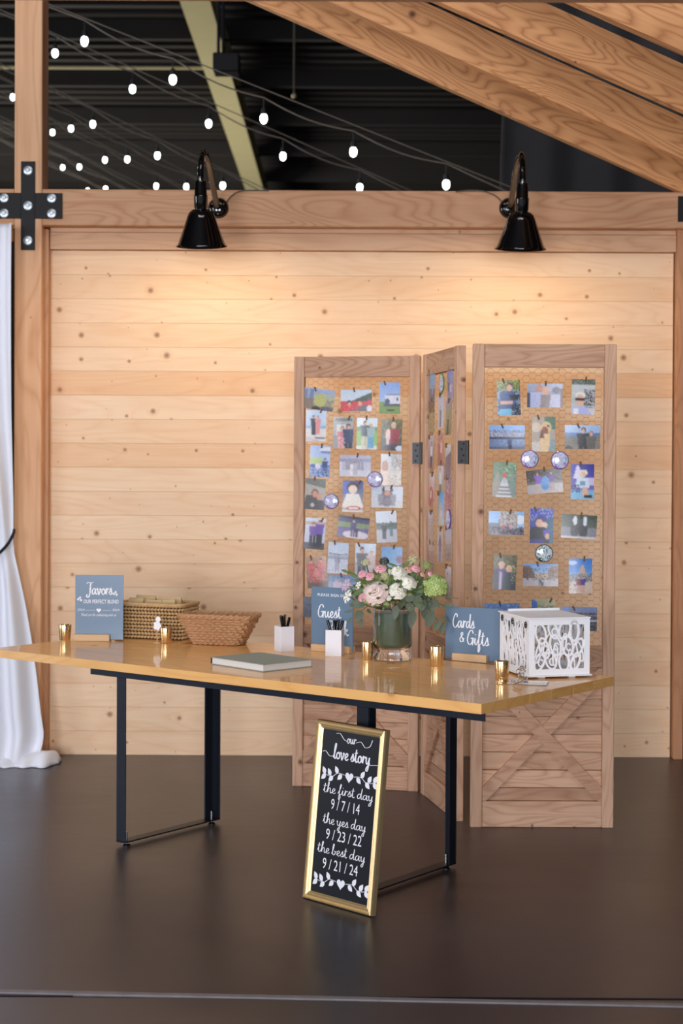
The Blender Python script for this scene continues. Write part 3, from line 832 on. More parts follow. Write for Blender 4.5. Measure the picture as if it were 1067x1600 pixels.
photo('L', 494, 665.5, [('bg', (196, 214, 234), (180, 200, 226)), ('r', 0, .5, 1, .6, (150, 180, 206)), ('r', 0, .6, 1, 1, (222, 214, 210)), ('d', .82, 1.05, (206, 196, 196)), ('p', .38, .78, .62, (44, 46, 54), (48, 48, 56), SK, (70, 60, 56)), ('p', .58, .76, .58, (226, 150, 150), (226, 150, 150), SK, (140, 100, 76)), ('e', .72, .88, .3, .03, (120, 112, 120))], 'photo of a dark-suited man and a woman in pink on a beach', False, 1)
photo('L', 536.5, 676, [('bg', (176, 178, 176), (140, 134, 136)), ('r', .1, .05, .95, .14, (120, 124, 126)), ('r', .15, .25, .6, .6, (214, 210, 204)), ('r', 0, .6, .25, 1, (132, 130, 134)), ('p', .45, 1.3, 1.0, (206, 120, 124), (206, 120, 124), SK, (150, 104, 80)), ('p', .75, 1.3, 1.08, (58, 68, 104), (44, 48, 70), SK, (60, 48, 44)), ('n', .25, .65, .6, 1, (240, 200, 200), .35)], 'photo of a couple in a flowered dress and dark jacket by a doorway', False, 1)
photo('L', 573.5, 677.5, [('bg', (222, 232, 238), (206, 220, 214)), ('r', 0, .3, 1, .42, (120, 150, 110)), ('r', 0, .42, 1, 1, (140, 188, 104)), ('r', 0, .88, 1, 1, (216, 214, 210)), ('p', .4, .98, .88, (84, 100, 106), (206, 196, 180), SK, (110, 84, 64)), ('p', .68, .97, .78, (160, 186, 190), (110, 170, 204), SK, (196, 170, 120))], 'photo of a couple standing on a bright green lawn', False, 1)
photo('L', 612, 679.6, [('bg', (104, 98, 60), (60, 70, 50)), ('n', 0, 0, 1, .6, (160, 140, 70), .3), ('n', 0, .1, 1, .7, (52, 66, 42), .3), ('p', .58, 1.35, 1.25, (156, 52, 66), (60, 50, 60), SK, (216, 206, 180)), ('e', .32, .5, .12, .2, (232, 200, 190)), ('r', .25, .55, .4, .8, (220, 190, 196)), ('t', .35, .85, .2, 1, .3, (30, 34, 44)), ('e', .9, .93, .2, .1, (196, 212, 232)), ('n', .45, .55, .8, .8, (110, 30, 44), .4)], 'photo of a person in a red plaid shirt in a garden', False, 2)
photo('L', 500, 721, [('bg', (168, 190, 228), (190, 204, 224)), ('r', 0, .4, .6, .55, (186, 206, 130)), ('e', .85, .12, .4, .08, (214, 220, 236)), ('e', .85, .2, .35, .05, (110, 130, 170)), ('r', 0, .62, 1, 1, (96, 120, 176)), ('p', .75, .95, .55, (50, 70, 130), (60, 80, 140), SK, (50, 40, 40)), ('e', .15, .68, .13, .1, (70, 90, 150)), ('e', .4, .66, .13, .1, (220, 220, 230)), ('n', 0, .7, 1, 1, (190, 200, 226), .3)], 'photo of a group in blue seated by a lake', False, 2)
photo('L', 555, 727.8, [('bg', (176, 174, 196), (196, 194, 204)), ('r', 0, .15, 1, .3, (150, 150, 176)), ('r', .0, .3, .06, .75, (214, 212, 224)), ('r', .7, .25, .75, .75, (140, 150, 170)), ('r', 0, .72, 1, 1, (204, 202, 212)), ('r', .2, .3, .65, .7, (158, 152, 166)), ('p', .4, .95, .62, (226, 222, 230), (232, 228, 234), SK, (130, 116, 116)), ('p', .5, .95, .66, (182, 178, 190), (172, 170, 180), SK, (100, 90, 96))], 'pale grey photo of a couple dancing in a pavilion', True, 1)
photo('L', 611, 734, [('bg', (206, 214, 222), (226, 216, 206)), ('n', .5, .0, 1, .4, (150, 160, 140), .4), ('n', .6, .05, 1, .5, (206, 150, 160), .2), ('e', .2, .4, .16, .2, (190, 144, 120)), ('t', .2, .55, .14, 1, .3, (228, 206, 190)), ('r', .5, .55, 1, .9, (232, 226, 216)), ('n', .4, .5, 1, 1, (196, 190, 180), .3)], 'washed-out photo of a woman under blossom, beside a round badge', False, 1)
photo('L', 492, 772, [('bg', (118, 122, 110), (96, 92, 86)), ('d', .16, .3, (176, 170, 160)), ('t', .38, .55, .3, 1, .5, (84, 80, 78)), ('e', .5, .46, .17, .13, (110, 84, 70)), ('e', .5, .5, .13, .11, SK2), ('e', .72, .58, .13, .12, SK2), ('t', .75, .7, .2, 1, .3, (76, 70, 74)), ('e', .4, .85, .1, .06, (200, 190, 186))], 'dim photo of two faces cheek to cheek, beside the lower badge', False, 3)
photo('L', 551, 775.6, [('bg', (70, 84, 150), (196, 180, 170)), ('r', .0, .0, .3, .4, (86, 110, 190)), ('e', .5, .22, .3, .16, (74, 50, 40)), ('e', .5, .27, .22, .14, (238, 214, 198)), ('t', .5, .42, .3, .85, .55, (236, 230, 220)), ('e', .55, .88, .35, .07, (190, 70, 60)), ('e', .55, .88, .26, .045, (236, 214, 206)), ('r', 0, .94, 1, 1, (214, 216, 214))], 'photo of a person in a white top against blue, middle of the left leaf', False, 1)
photo('L', 604.7, 776.5, [('bg', (190, 200, 216), (206, 206, 208)), ('e', .5, .5, .2, .32, (122, 112, 124)), ('t', .3, .4, .1, .9, .06, (150, 150, 158)), ('t', .7, .4, .1, .9, .06, (150, 150, 158)), ('d', 1.2, .9, (200, 206, 196)), ('e', .5, .3, .09, .13, SK2), ('e', .5, .75, .16, .2, (140, 130, 140)), ('t', .38, .02, .02, .25, .05, (60, 56, 60)), ('t', .64, .02, .02, .25, .05, (60, 56, 60))], 'pale photo of a grey winged costume, right of the left leaf', True, 1)
photo('L', 492, 834, [('bg', (206, 216, 232), (186, 186, 204)), ('r', 0, .12, 1, .2, (190, 160, 150)), ('r', 0, .78, 1, 1, (64, 60, 72)), ('p', .4, .92, .78, (120, 84, 160), (44, 40, 56), SK, (100, 64, 50)), ('p', .72, .9, .84, (110, 80, 168), (36, 36, 46), SK, (50, 40, 38))], 'photo of a couple in purple tops against white sky', False, 4)
photo('L', 552, 824, [('bg', (70, 72, 110), (110, 96, 150)), ('r', 0, .28, 1, .55, (132, 148, 106)), ('d', .62, .5, (112, 98, 152)), ('e', .6, .85, .42, .2, (216, 206, 210)), ('p', .5, .95, .78, (88, 82, 130), (92, 84, 124), SK, (200, 180, 150)), ('p', .62, .96, .5, (70, 66, 100), (84, 78, 110), SK, (80, 64, 60)), ('r', 0, 0, 1, .08, (40, 40, 56))], 'photo of a couple on a baseball mound', True, 6)
photo('L', 604, 823, [('bg', (216, 222, 232), (206, 214, 226)), ('r', 0, .38, 1, .58, (112, 122, 118)), ('r', 0, .58, 1, 1, (184, 186, 194)), ('p', .38, .88, .5, (72, 74, 84), (90, 88, 96), SK, (60, 50, 50)), ('p', .72, .8, .46, (90, 120, 130), (110, 130, 140), SK, (70, 60, 56)), ('n', 0, .36, 1, .5, (76, 90, 76), .4)], 'photo of two people jumping under a white sky', False, -3)
photo('L', 528, 872, [('bg', (190, 204, 224), (216, 216, 226)), ('e', .5, .36, .45, .05, (120, 130, 150)), ('e', .5, .33, .4, .035, (200, 212, 228)), ('r', 0, .45, 1, .54, (150, 156, 176)), ('p', .48, .92, .55, (140, 138, 156), (150, 146, 160), SK2, (90, 84, 96)), ('n', 0, .4, 1, 1, (180, 186, 204), .3)], 'hazy blue-grey photo of a person on a pier', False, 3)
photo('L', 570.6, 873.7, [('bg', (206, 218, 234), (214, 220, 230)), ('r', 0, .62, 1, 1, (170, 180, 190)), ('p', .34, 1.25, 1.12, (122, 122, 126), (80, 80, 90), SK, (76, 58, 50)), ('p', .8, 1.2, .96, (206, 180, 176), (190, 170, 170), SK, (170, 130, 90))], 'photo of a man in a grey sweater and a woman, just above the bouquet', False, 1)
photo('L', 494.7, 894, [('bg', (190, 150, 130), (110, 76, 62)), ('p', .25, .8, .7, (196, 84, 84), (180, 90, 90), SK, (90, 50, 44)), ('p', .75, .8, .72, (206, 110, 110), (190, 100, 96), SK, (80, 44, 40)), ('p', .5, .95, .62, (216, 130, 124), (170, 90, 84), SK, (100, 60, 50)), ('r', 0, .85, 1, 1, (110, 84, 70)), ('n', 0, .2, 1, .8, (226, 150, 140), .2)], 'photo of a group in red, leaning above the guest book sign', False, -5)
photo('L', 612, 879, [('bg', (116, 164, 214), (170, 200, 230)), ('e', .9, .4, .2, .12, (150, 110, 130)), ('r', 0, .7, 1, 1, (130, 140, 130))], 'photo of bright blue sky partly hidden by the bouquet', False, 1)
photo('L', 537, 915, [('bg', (120, 150, 190), (170, 176, 200)), ('e', .3, .5, .14, .3, (210, 190, 206)), ('e', .6, .55, .14, .3, (226, 186, 180)), ('n', 0, 0, 1, .3, (96, 124, 160), .4)], 'blue photo between the guest book sign and the bouquet', True, 1)
photo('L', 492, 948.7, [('bg', (86, 96, 114), (60, 68, 84)), ('r', 0, .6, 1, 1, (72, 80, 96)), ('n', 0, .1, 1, .6, (110, 116, 130), .3)], 'dark photo half hidden behind the guest book sign', True, 0, (.152, .1))

# right leaf
photo('R', 794.6, 621.6, [('bg', (180, 178, 90), (90, 120, 130)), ('n', 0, 0, 1, .3, (70, 90, 40), .45), ('r', 0, .3, 1, 1, (150, 170, 190)), ('n', 0, .3, 1, 1, (60, 80, 100), .4), ('t', .45, .32, .3, .85, .4, (62, 86, 136)), ('e', .55, .16, .14, .09, (56, 40, 34)), ('e', .55, .22, .12, .1, SK), ('t', .75, .42, .25, .55, .15, (30, 34, 50)), ('t', .4, .6, .3, .68, .25, SK), ('r', .1, .82, .6, 1, (110, 180, 214)), ('n', .6, .7, 1, 1, (20, 24, 30), .5)], 'photo of a man in a blue shirt outdoors, top left of the right leaf', False, -2)
photo('R', 851, 618, [('bg', (150, 152, 176), (170, 166, 182)), ('r', 0, 0, 1, .3, (170, 176, 196)), ('e', .35, .2, .1, .18, SK2), ('t', .25, .35, .2, 1, .22, (186, 190, 222)), ('e', .53, .3, .1, .18, SK), ('t', .53, .45, .14, 1, .16, (150, 134, 132)), ('e', .83, .28, .12, .14, (110, 108, 120)), ('t', .82, .45, .14, 1, .2, (188, 188, 210)), ('r', 0, .4, .08, 1, (80, 84, 100)), ('r', .95, .2, 1, 1, (120, 100, 104))], 'photo of three friends side by side, top row of the right leaf', True, 0)
photo('R', 911, 620, [('bg', (120, 130, 110), (210, 210, 216)), ('n', 0, 0, 1, .14, (46, 58, 44), .6), ('r', 0, .16, 1, .55, (190, 192, 192)), ('n', .55, .3, 1, .8, (60, 56, 60), .45), ('e', .38, .46, .22, .1, (226, 222, 210)), ('e', .38, .6, .19, .17, SK), ('r', .18, .53, .56, .6, (24, 20, 22)), ('t', .38, .78, .25, 1, .5, (176, 180, 226)), ('r', .1, .84, .3, 1, (230, 230, 236))], 'selfie photo of a man in dark sunglasses, top right of the right leaf', False, 1.5)
photo('R', 792, 683, [('bg', (130, 176, 230), (150, 160, 200)), ('n', 0, .2, 1, .5, (120, 110, 120), .45), ('n', .05, .3, .95, .5, (206, 186, 176), .3), ('r', 0, .5, 1, .58, (48, 52, 70)), ('r', 0, .58, 1, .9, (112, 130, 166)), ('n', .3, .6, 1, .85, (140, 170, 200), .4), ('r', 0, .9, 1, 1, (90, 96, 120)), ('p', .58, 1.1, .6, (54, 60, 120), (26, 26, 34), (90, 70, 70), (40, 36, 40))], 'photo of a person facing a dusk city skyline over water', True, 0)
photo('R', 849.3, 678.4, [('bg', (176, 160, 142), (180, 164, 150)), ('r', .55, 0, 1, .35, (84, 120, 92)), ('e', .18, .3, .2, .15, (214, 196, 176)), ('e', .6, .3, .24, .16, (222, 188, 142)), ('e', .7, .27, .05, .03, (30, 24, 22)), ('e', .55, .42, .14, .14, (150, 84, 56)), ('t', .55, .5, .2, 1, .25, (228, 196, 150)), ('e', .15, .88, .22, .18, (206, 196, 186)), ('t', .9, .65, .1, 1, .2, (140, 160, 164)), ('t', .42, .4, .03, .6, .1, (110, 70, 50))], 'photo of a golden long-eared dog sitting up', False, 0)
photo('R', 910, 683, [('bg', (170, 196, 232), (150, 170, 196)), ('r', 0, .32, 1, .5, (96, 126, 176)), ('r', 0, .5, 1, 1, (126, 120, 110)), ('n', 0, .48, 1, .8, (96, 100, 80), .4), ('d', 1.15, .35, (140, 132, 124)), ('p', .52, 1.6, 1.5, (60, 58, 62), (60, 58, 62), SK, (70, 52, 44)), ('p', .74, 1.5, 1.25, (110, 104, 98), (110, 104, 98), SK, (160, 100, 60)), ('t', .1, .85, .02, 1, .15, (60, 56, 56))], 'photo of a couple in dark shirts in front of the sea', True, .5)
photo('R', 788, 749.6, [('bg', (110, 140, 92), (150, 160, 150)), ('n', 0, 0, 1, .6, (70, 104, 66), .45), ('n', .5, 0, 1, .5, (150, 190, 160), .3), ('t', .2, .25, .02, 1, .3, (150, 142, 128)), ('t', .85, .25, .02, 1, .3, (120, 140, 130)), ('t', .5, .5, .1, 1, .34, (206, 204, 206)), ('r', .28, .7, .75, .73, (120, 120, 120)), ('r', .25, .8, .78, .83, (120, 120, 120)), ('r', .2, .9, .82, .93, (120, 120, 120)), ('p', .5, .62, .38, (206, 56, 52), (176, 176, 190), SK, (120, 90, 70))], 'photo of a person in a red jacket on a footbridge', False, 2)
photo('R', 850.6, 752, [('bg', (96, 90, 84), (150, 140, 136)), ('r', 0, .6, 1, 1, (186, 178, 176)), ('n', .0, .0, 1, .5, (70, 66, 62), .4), ('p', .32, .96, .85, (140, 110, 196), (190, 176, 170), SK, (120, 90, 70)), ('p', .7, .9, .78, (110, 80, 150), (180, 150, 140), SK, (110, 80, 60)), ('e', .52, .58, .13, .3, (110, 160, 216)), ('e', .52, .75, .1, .12, (90, 140, 200))], 'tilted photo of two people around a big blue figure', True, -5.5)
photo('R', 910, 752.5, [('bg', (40, 46, 150), (150, 120, 190)), ('r', 0, .0, .45, .25, (36, 50, 170)), ('t', .3, .05, .06, .4, .2, (220, 214, 236)), ('r', .55, .38, 1, .6, (206, 190, 222)), ('r', 0, .74, 1, 1, (120, 180, 214)), ('e', .55, .24, .17, .09, (238, 220, 190)), ('e', .52, .3, .12, .08, (226, 190, 170)), ('t', .5, .38, .26, .68, .3, (206, 220, 232)), ('r', .4, .5, .62, .6, (110, 150, 180)), ('t', .62, .66, .1, .92, .16, SK), ('r', .56, .9, .9, .97, (20, 20, 26)), ('n', 0, .6, .4, .8, (30, 40, 100), .4)], 'night photo of a person sitting before deep blue light', False, 0)
photo('R', 791, 817.4, [('bg', (140, 184, 234), (190, 210, 234)), ('e', .85, .35, .2, .2, (226, 234, 244)), ('t', .55, .0, .25, .65, .27, (196, 184, 176)), ('n', .3, .0, .8, .62, (120, 110, 108), .35), ('r', .28, .0, .32, .3, (150, 190, 236)), ('r', 0, .5, .3, .75, (110, 116, 130)), ('r', 0, .72, 1, 1, (140, 130, 140)), ('n', 0, .66, 1, .98, (40, 36, 44), .5), ('p', .42, .97, .42, (190, 70, 70), (60, 50, 60), SK, (60, 44, 40)), ('p', .53, .98, .42, (70, 90, 140), (60, 60, 70), SK, (60, 44, 40)), ('p', .62, .96, .4, (220, 140, 140), (60, 60, 70), SK, (60, 44, 40))], 'photo of a group in front of a pale stone cathedral', True, 1)
photo('R', 846, 821.5, [('bg', (70, 90, 160), (60, 74, 110)), ('n', 0, 0, 1, .35, (190, 200, 236), .25), ('n', 0, 0, 1, .5, (60, 60, 190), .35), ('r', .6, .3, 1, 1, (56, 96, 120)), ('e', .45, .34, .24, .12, (60, 56, 120)), ('e', .4, .42, .15, .12, SK), ('e', .6, .48, .15, .1, (230, 196, 170)), ('t', .35, .55, .3, 1, .5, (40, 38, 46)), ('t', .72, .62, .15, .8, .12, (100, 84, 180)), ('e', .75, .8, .09, .1, SK), ('r', .0, .9, .6, 1, (60, 56, 130))], 'dark purple photo of a couple embracing', False, .8)
photo('R', 904.6, 822.9, [('bg', (60, 74, 60), (150, 146, 146)), ('n', 0, 0, 1, .5, (90, 100, 84), .35), ('r', 0, .55, 1, 1, (140, 140, 146)), ('e', .38, .62, .13, .32, (92, 90, 92)), ('e', .62, .64, .13, .32, (84, 82, 86)), ('r', .28, .7, .34, .95, (84, 82, 86)), ('r', .56, .7, .62, .96, (76, 74, 78)), ('e', .38, .25, .06, .2, (226, 228, 238)), ('e', .66, .26, .06, .2, (226, 228, 238)), ('r', 0, .9, 1, 1, (206, 200, 200))], 'photo of two riders in white on elephants', True, 3)
photo('R', 788.4, 894.3, [('bg', (96, 90, 64), (60, 56, 52)), ('n', 0, 0, 1, .5, (130, 120, 80), .35), ('e', .35, .28, .14, .1, (210, 190, 170)), ('e', .35, .32, .12, .09, SK), ('t', .35, .42, .25, 1, .3, (88, 60, 130)), ('r', .28, .5, .4, 1, (190, 180, 196)), ('e', .68, .4, .13, .12, (220, 190, 140)), ('e', .68, .42, .1, .08, SK), ('t', .7, .5, .2, 1, .3, (50, 60, 66)), ('t', .1, .45, .1, 1, .15, (40, 30, 40)), ('n', .8, .3, 1, .8, (190, 190, 140), .3)], 'photo of a person in a purple gown beside another in dark grey', False, 3)
photo('R', 844.3, 898.4, [('bg', (110, 160, 220), (180, 204, 232)), ('d', .1, .45, (0, 0, 0)), ('bg', (116, 160, 216), (190, 206, 228)), ('t', .0, .08, .2, .7, .42, (120, 96, 84)), ('t', 1.0, .1, .2, .7, .42, (150, 116, 92)), ('r', .35, .42, .7, .7, (196, 172, 144)), ('n', .0, .2, 1, .68, (90, 70, 66), .3), ('r', 0, .66, 1, 1, (178, 170, 172)), ('p', .5, .98, .32, (60, 56, 70), (50, 50, 60), SK, (40, 34, 34)), ('p', .56, .98, .32, (160, 150, 170), (60, 56, 70), SK, (40, 34, 34)), ('n', .1, .64, .9, .72, (50, 46, 54), .3)], 'photo of a wide plaza ringed by old buildings', True, .8, (.152, .096))
photo('R', 907, 900, [('bg', (70, 126, 206), (150, 190, 230)), ('e', .15, .12, .2, .06, (190, 210, 236)), ('t', .58, .2, .06, .5, .2, (196, 166, 150)), ('r', 0, .48, 1, .66, (140, 138, 150)), ('n', 0, .42, 1, .7, (190, 180, 170), .4), ('n', 0, .45, 1, .66, (80, 96, 90), .3), ('r', 0, .66, 1, 1, (206, 186, 170)), ('p', .42, .98, .48, (126, 40, 50), (190, 160, 140), SK, (60, 40, 36)), ('p', .6, .98, .46, (70, 50, 130), (200, 160, 140), SK, (80, 50, 40)), ('n', 0, .66, .3, .9, (80, 70, 76), .15)], 'photo of a couple before a pale tower under blue sky', False, 0)
photo('R', 784, 961, [('bg', (96, 136, 204), (150, 184, 226)), ('n', 0, .0, 1, .3, (200, 214, 236), .1), ('r', 0, .6, 1, 1, (110, 130, 110))], 'photo of blue sky peeking over the white card box at left', True, 0)
photo('R', 849, 963, [('bg', (176, 176, 140), (130, 150, 100)), ('e', .05, .2, .2, .2, (70, 110, 190)), ('d', .35, .0, (200, 186, 150)), ('e', .6, .28, .14, .04, (190, 90, 84)), ('n', .3, .2, 1, .5, (80, 120, 70), .4)], 'greenish photo peeking over the middle of the card box', False, -1)
photo('R', 905, 967, [('bg', (120, 140, 186), (120, 110, 120)), ('n', 0, .25, 1, 1, (50, 44, 54), .55), ('r', 0, .3, 1, .36, (160, 140, 140)), ('r', .3, .55, 1, .6, (206, 206, 214)), ('e', 0, .1, .2, .2, (110, 150, 220))], 'photo of a packed stadium stand behind the card box', True, 1)

# middle leaf, seen at a steep angle
mid = [
 (674, 603, [('bg', (120, 176, 220), (150, 160, 190)), ('r', 0, .6, 1, 1, (110, 104, 120)), ('p', .7, 1, .5, (150, 150, 170), (120, 110, 120), SK, (60, 50, 50))], 'photo with blue sky, top left of the angled middle leaf'),
 (702, 602, [('bg', (140, 150, 210), (170, 160, 190)), ('p', .4, 1, .7, (110, 100, 140), (140, 130, 160), SK, (60, 50, 60)), ('p', .7, 1, .6, (200, 190, 206), (150, 130, 140), SK, (90, 70, 60))], 'lavender photo at the top right of the angled middle leaf'),
 (688.5, 643.5, [('bg', (196, 200, 226), (206, 200, 206)), ('p', .5, .95, .6, (130, 120, 140), (110, 100, 120), SK, (60, 50, 50))], 'pale photo below the green-rimmed badge'),
 (675.5, 650, [('bg', (150, 120, 96), (150, 130, 96)), ('n', 0, 0, 1, .4, (90, 64, 50), .6), ('n', 0, .4, 1, 1, (190, 176, 120), .5)], 'brown photo in the second row of the middle leaf, left column'),
 (701.5, 653, [('bg', (170, 160, 180), (130, 130, 80)), ('n', 0, .2, 1, .7, (170, 160, 90), .4), ('p', .4, 1, .55, (80, 50, 70), (60, 50, 60), SK, (50, 40, 40))], 'olive photo in the second row of the middle leaf, right column'),
 (688, 702, [('bg', (206, 150, 140), (190, 120, 104)), ('p', .3, 1, .8, (180, 90, 90), (150, 84, 70), SK, (90, 60, 50)), ('p', .65, 1, .85, (226, 190, 186), (170, 110, 90), SK, (90, 60, 50))], 'reddish group photo in the centre column of the middle leaf'),
 (674, 706, [('bg', (206, 196, 206), (160, 120, 120)), ('p', .5, 1, .8, (230, 226, 230), (90, 60, 60), SK, (70, 50, 50))], 'pale photo beside the reddish group photo, left column'),
 (700, 721, [('bg', (226, 222, 224), (110, 90, 100)), ('d', .4, .2, (120, 98, 112)), ('n', 0, .4, 1, 1, (150, 110, 116), .3)], 'half white half plum photo by the iron hinge'),
 (687.5, 747, [('bg', (220, 216, 220), (170, 150, 130)), ('p', .5, 1.1, .9, (226, 222, 226), (120, 110, 90), SK, (110, 90, 70))], 'photo of a figure in white in the middle leaf centre column'),
 (673.5, 765, [('bg', (214, 206, 214), (190, 120, 100)), ('e', .5, .7, .35, .3, (176, 74, 60)), ('e', .5, .65, .15, .15, (220, 200, 196))], 'photo with a red loop shape in the left column of the middle leaf'),
 (700, 772, [('bg', (120, 84, 96), (190, 120, 120)), ('n', 0, 0, 1, 1, (230, 190, 196), .35), ('n', 0, .5, 1, 1, (170, 60, 70), .3)], 'busy plum and pink photo in the right column of the middle leaf'),
 (688, 794, [('bg', (96, 164, 222), (190, 210, 226)), ('t', .55, .35, .06, .9, .3, (216, 190, 170)), ('p', .55, 1, .5, (226, 200, 190), (200, 190, 190), SK, (120, 80, 60))], 'bright blue sky photo in the middle of the angled leaf'),
 (673.5, 826, [('bg', (190, 186, 206), (200, 170, 150)), ('n', 0, .2, 1, 1, (170, 140, 120), .4)], 'mauve photo low in the left column of the middle leaf'),
 (687.5, 852, [('bg', (206, 190, 180), (190, 160, 150)), ('t', .5, .2, .05, .5, .3, (90, 96, 120)), ('p', .5, 1, .6, (130, 90, 120), (130, 120, 160), SK, (70, 50, 50))], 'photo of a figure under a dark spire in the middle leaf'),
 (700, 850, [('bg', (196, 196, 222), (190, 150, 120)), ('n', 0, .5, 1, 1, (120, 96, 84), .4)], 'photo below the purple badge in the right column of the middle leaf'),
 (674, 872, [('bg', (200, 180, 170), (190, 140, 120)), ('n', 0, .3, 1, 1, (140, 70, 60), .3)], 'tan photo just above the hydrangea in the left column'),
 (699, 911, [('bg', (222, 214, 216), (120, 110, 120)), ('p', .5, 1, .8, (200, 170, 160), (90, 84, 96), SK, (70, 50, 50))], 'white photo at the lower right of the middle leaf'),
]
for u, v, ops, lab in mid: photo('M', u, v, ops, lab, False, ((u * 13 + v * 7) % 5) - 2)

# round badges
def badge_mat(name, c1, c2, c3, sc):
    g = NT(name); b = g.b
    tc = g.n('ShaderNodeTexCoord')
    nz = g.n('ShaderNodeTexNoise', i_Scale=sc, i_Detail=3.0, i_Distortion=1.5); g.l(tc.outputs['Object'], nz.inputs['Vector'])
    g.l(g.ramp(nz.outputs['Fac'], [(.38, c1), (.5, c2), (.62, c3)]), b.inputs['Base Color'])
    b.inputs['Roughness'].default_value = .15; b.inputs['Coat Weight'].default_value = .5
    return g.mat
BM_P = badge_mat('lilac_badge_face', rgb(150, 120, 190), rgb(226, 224, 238), rgb(120, 170, 190), 60)
BM_K = badge_mat('black_white_badge_face', rgb(24, 24, 28), rgb(206, 220, 224), rgb(196, 210, 216), 55)
M['rim_p'] = simple('purple_rim', rgb(104, 78, 150), .3); M['rim_g'] = simple('green_rim', rgb(70, 140, 70), .3); M['rim_k'] = simple('grey_rim', rgb(70, 76, 84), .3)
def badge(panel, u, v, r, face, rim, label):
    origin, R, yaw = PANELS[panel]
    c = plane_hit(u, v, origin + R @ Vector((0, -.004, 0)), R @ Vector((0, -1, 0)))
    t = thing('round_badge', label, 'badge', c, yaw, 'round badges on the folding screen')
    Rb = Matrix.Rotation(rad(90), 4, 'X')
    MB().lathe([(.0001, .006), (r * .5, .0055), (r * .82, .004), (r * .93, .0022)], 28, Rb).build('face', face, t, True)
    MB().lathe([(r * .9, .003), (r * .97, .002), (r, -.001), (r * .96, -.004), (.0001, -.004)], 28, Rb).build('rim', rim, t, True)
badge('L', 517.5, 783.4, .037, BM_P, M['rim_p'], 'lilac round badge beside the two cheek-to-cheek faces')
badge('L', 585.6, 749, .038, BM_P, M['rim_p'], 'lilac round badge between the pavilion and blossom photos')
badge('R', 827.4, 717.4, .039, BM_P, M['rim_p'], 'left one of two lilac badges under the dog photo')
badge('R', 874.6, 719.3, .039, BM_P, M['rim_p'], 'right one of two lilac badges under the dog photo')
badge('R', 850, 864.6, .039, BM_K, M['rim_k'], 'black and white round badge under the embracing couple photo')
badge('M', 689.5, 599, .045, BM_P, M['rim_g'], 'green-rimmed round badge at the top of the angled middle leaf')
badge('M', 700, 811, .045, BM_P, M['rim_p'], 'purple badge low on the angled middle leaf')

# ================================================================== TABLE
TZ = .78
fdir = Vector((.783, -.622, 0)).normalized()
TA, TB, TC = ZP(-16, 1013.3, TZ), ZP(752, 1100, TZ), ZP(972, 1058, TZ)
ex = (TB - TA).normalized(); ey = Vector((-ex.y, ex.x, 0))
TLEN = (TB - TA).length; TWID = (TC - TB).dot(ey)
tyaw = math.atan2(ex.y, ex.x)
TORG = TA.copy(); TORG.z = 0
table = thing('long_table', 'long varnished pine plank table on a black steel frame', 'table', TORG, tyaw)
NPK = 6; THK = .034
for k in range(NPK):
    y0, y1 = TWID * k / NPK, TWID * (k + 1) / NPK
    MB().box(0, TLEN, y0 + .0002, y1 - .0002, TZ - THK, TZ, .0006).build('plank', M['table'], table, color=[(1, 1, 1), (.97, .95, .93), (1.01, 1.0, .99), (.96, .94, .92), (1, .98, .96), (1.04, 1.05, 1.05)][k])
def loc_t(p):
    d = p - TORG; return d.dot(ex), d.dot(ey)
NL, FL, FR = loc_t(ZP(188, 1321, 0)), loc_t(ZP(343, 1285, 0)), loc_t(ZP(697, 1357, 0))
yF = NL[1]; yB = (FL[1] + FR[1]) / 2
xL = (NL[0] + FL[0]) / 2; xR = FR[0]
r0, r1 = loc_t(ZP(75, 1040, TZ - THK)), loc_t(ZP(707, 1112, TZ - THK))
RX0, RX1 = r0[0], r1[0]
SZ = .05; TK = .006; ZU = TZ - THK - .001
yF0 = yF - .02; yB1 = yB + .02
def lprof(x, y, sx, sy, z0, z1):     # steel angle: corner at (x, y), flanges running sx / sy
    m = MB()
    m.box(min(x, x + sx * SZ), max(x, x + sx * SZ), min(y, y + sy * TK), max(y, y + sy * TK), z0, z1, .001)
    m.box(min(x, x + sx * TK), max(x, x + sx * TK), min(y + sy * TK, y + sy * SZ), max(y + sy * TK, y + sy * SZ), z0, z1, .001)
    return m
# perimeter frame of angle iron
MB().box(RX0, RX1, yF0, yF0 + TK, ZU - .056, ZU, .001).box(RX0, RX1, yF0 + TK, yF0 + SZ, ZU - TK, ZU, .001).build('frame_rail', M['steel'], table)
MB().box(RX0, xR + .06, yB1 - TK, yB1, ZU - .056, ZU, .001).box(RX0, xR + .06, yB1 - SZ, yB1 - TK, ZU - TK, ZU, .001).build('frame_rail', M['steel'], table)
for xc in (xL, xR): MB().box(xc - .012, xc + .012, yF0 + TK + .0005, yB1 - TK - .0005, ZU - .056, ZU - TK - .0005, .001).build('cross_bar', M['steel'], table)
for xc, sg in ((xL, 1), (xR, -1)):
    xo = xc - sg * SZ / 2
    lprof(xo, yF0 + TK + .001, sg, 1, .022, ZU - TK - .001).build('leg', M['steel'], table)
    lprof(xo, yB1 - TK - .001, sg, -1, .022, ZU - TK - .001).build('leg', M['steel'], table)
    MB().box(min(xo, xo + sg * SZ), max(xo, xo + sg * SZ), yF0 + TK + .001, yB1 - TK - .001, .0155, .0215, .001).build('foot_bar', M['steel'], table)
    for yy in (yF0 + .038, yB1 - .038):
        MB().lathe([(.0001, 0), (.017, 0), (.018, .003), (.012, .007), (.005, .008), (.005, .055), (.0001, .055)], 16).build('levelling_foot', M['silver'], table, True, loc=(xo + sg * SZ * .55, yy, 0))

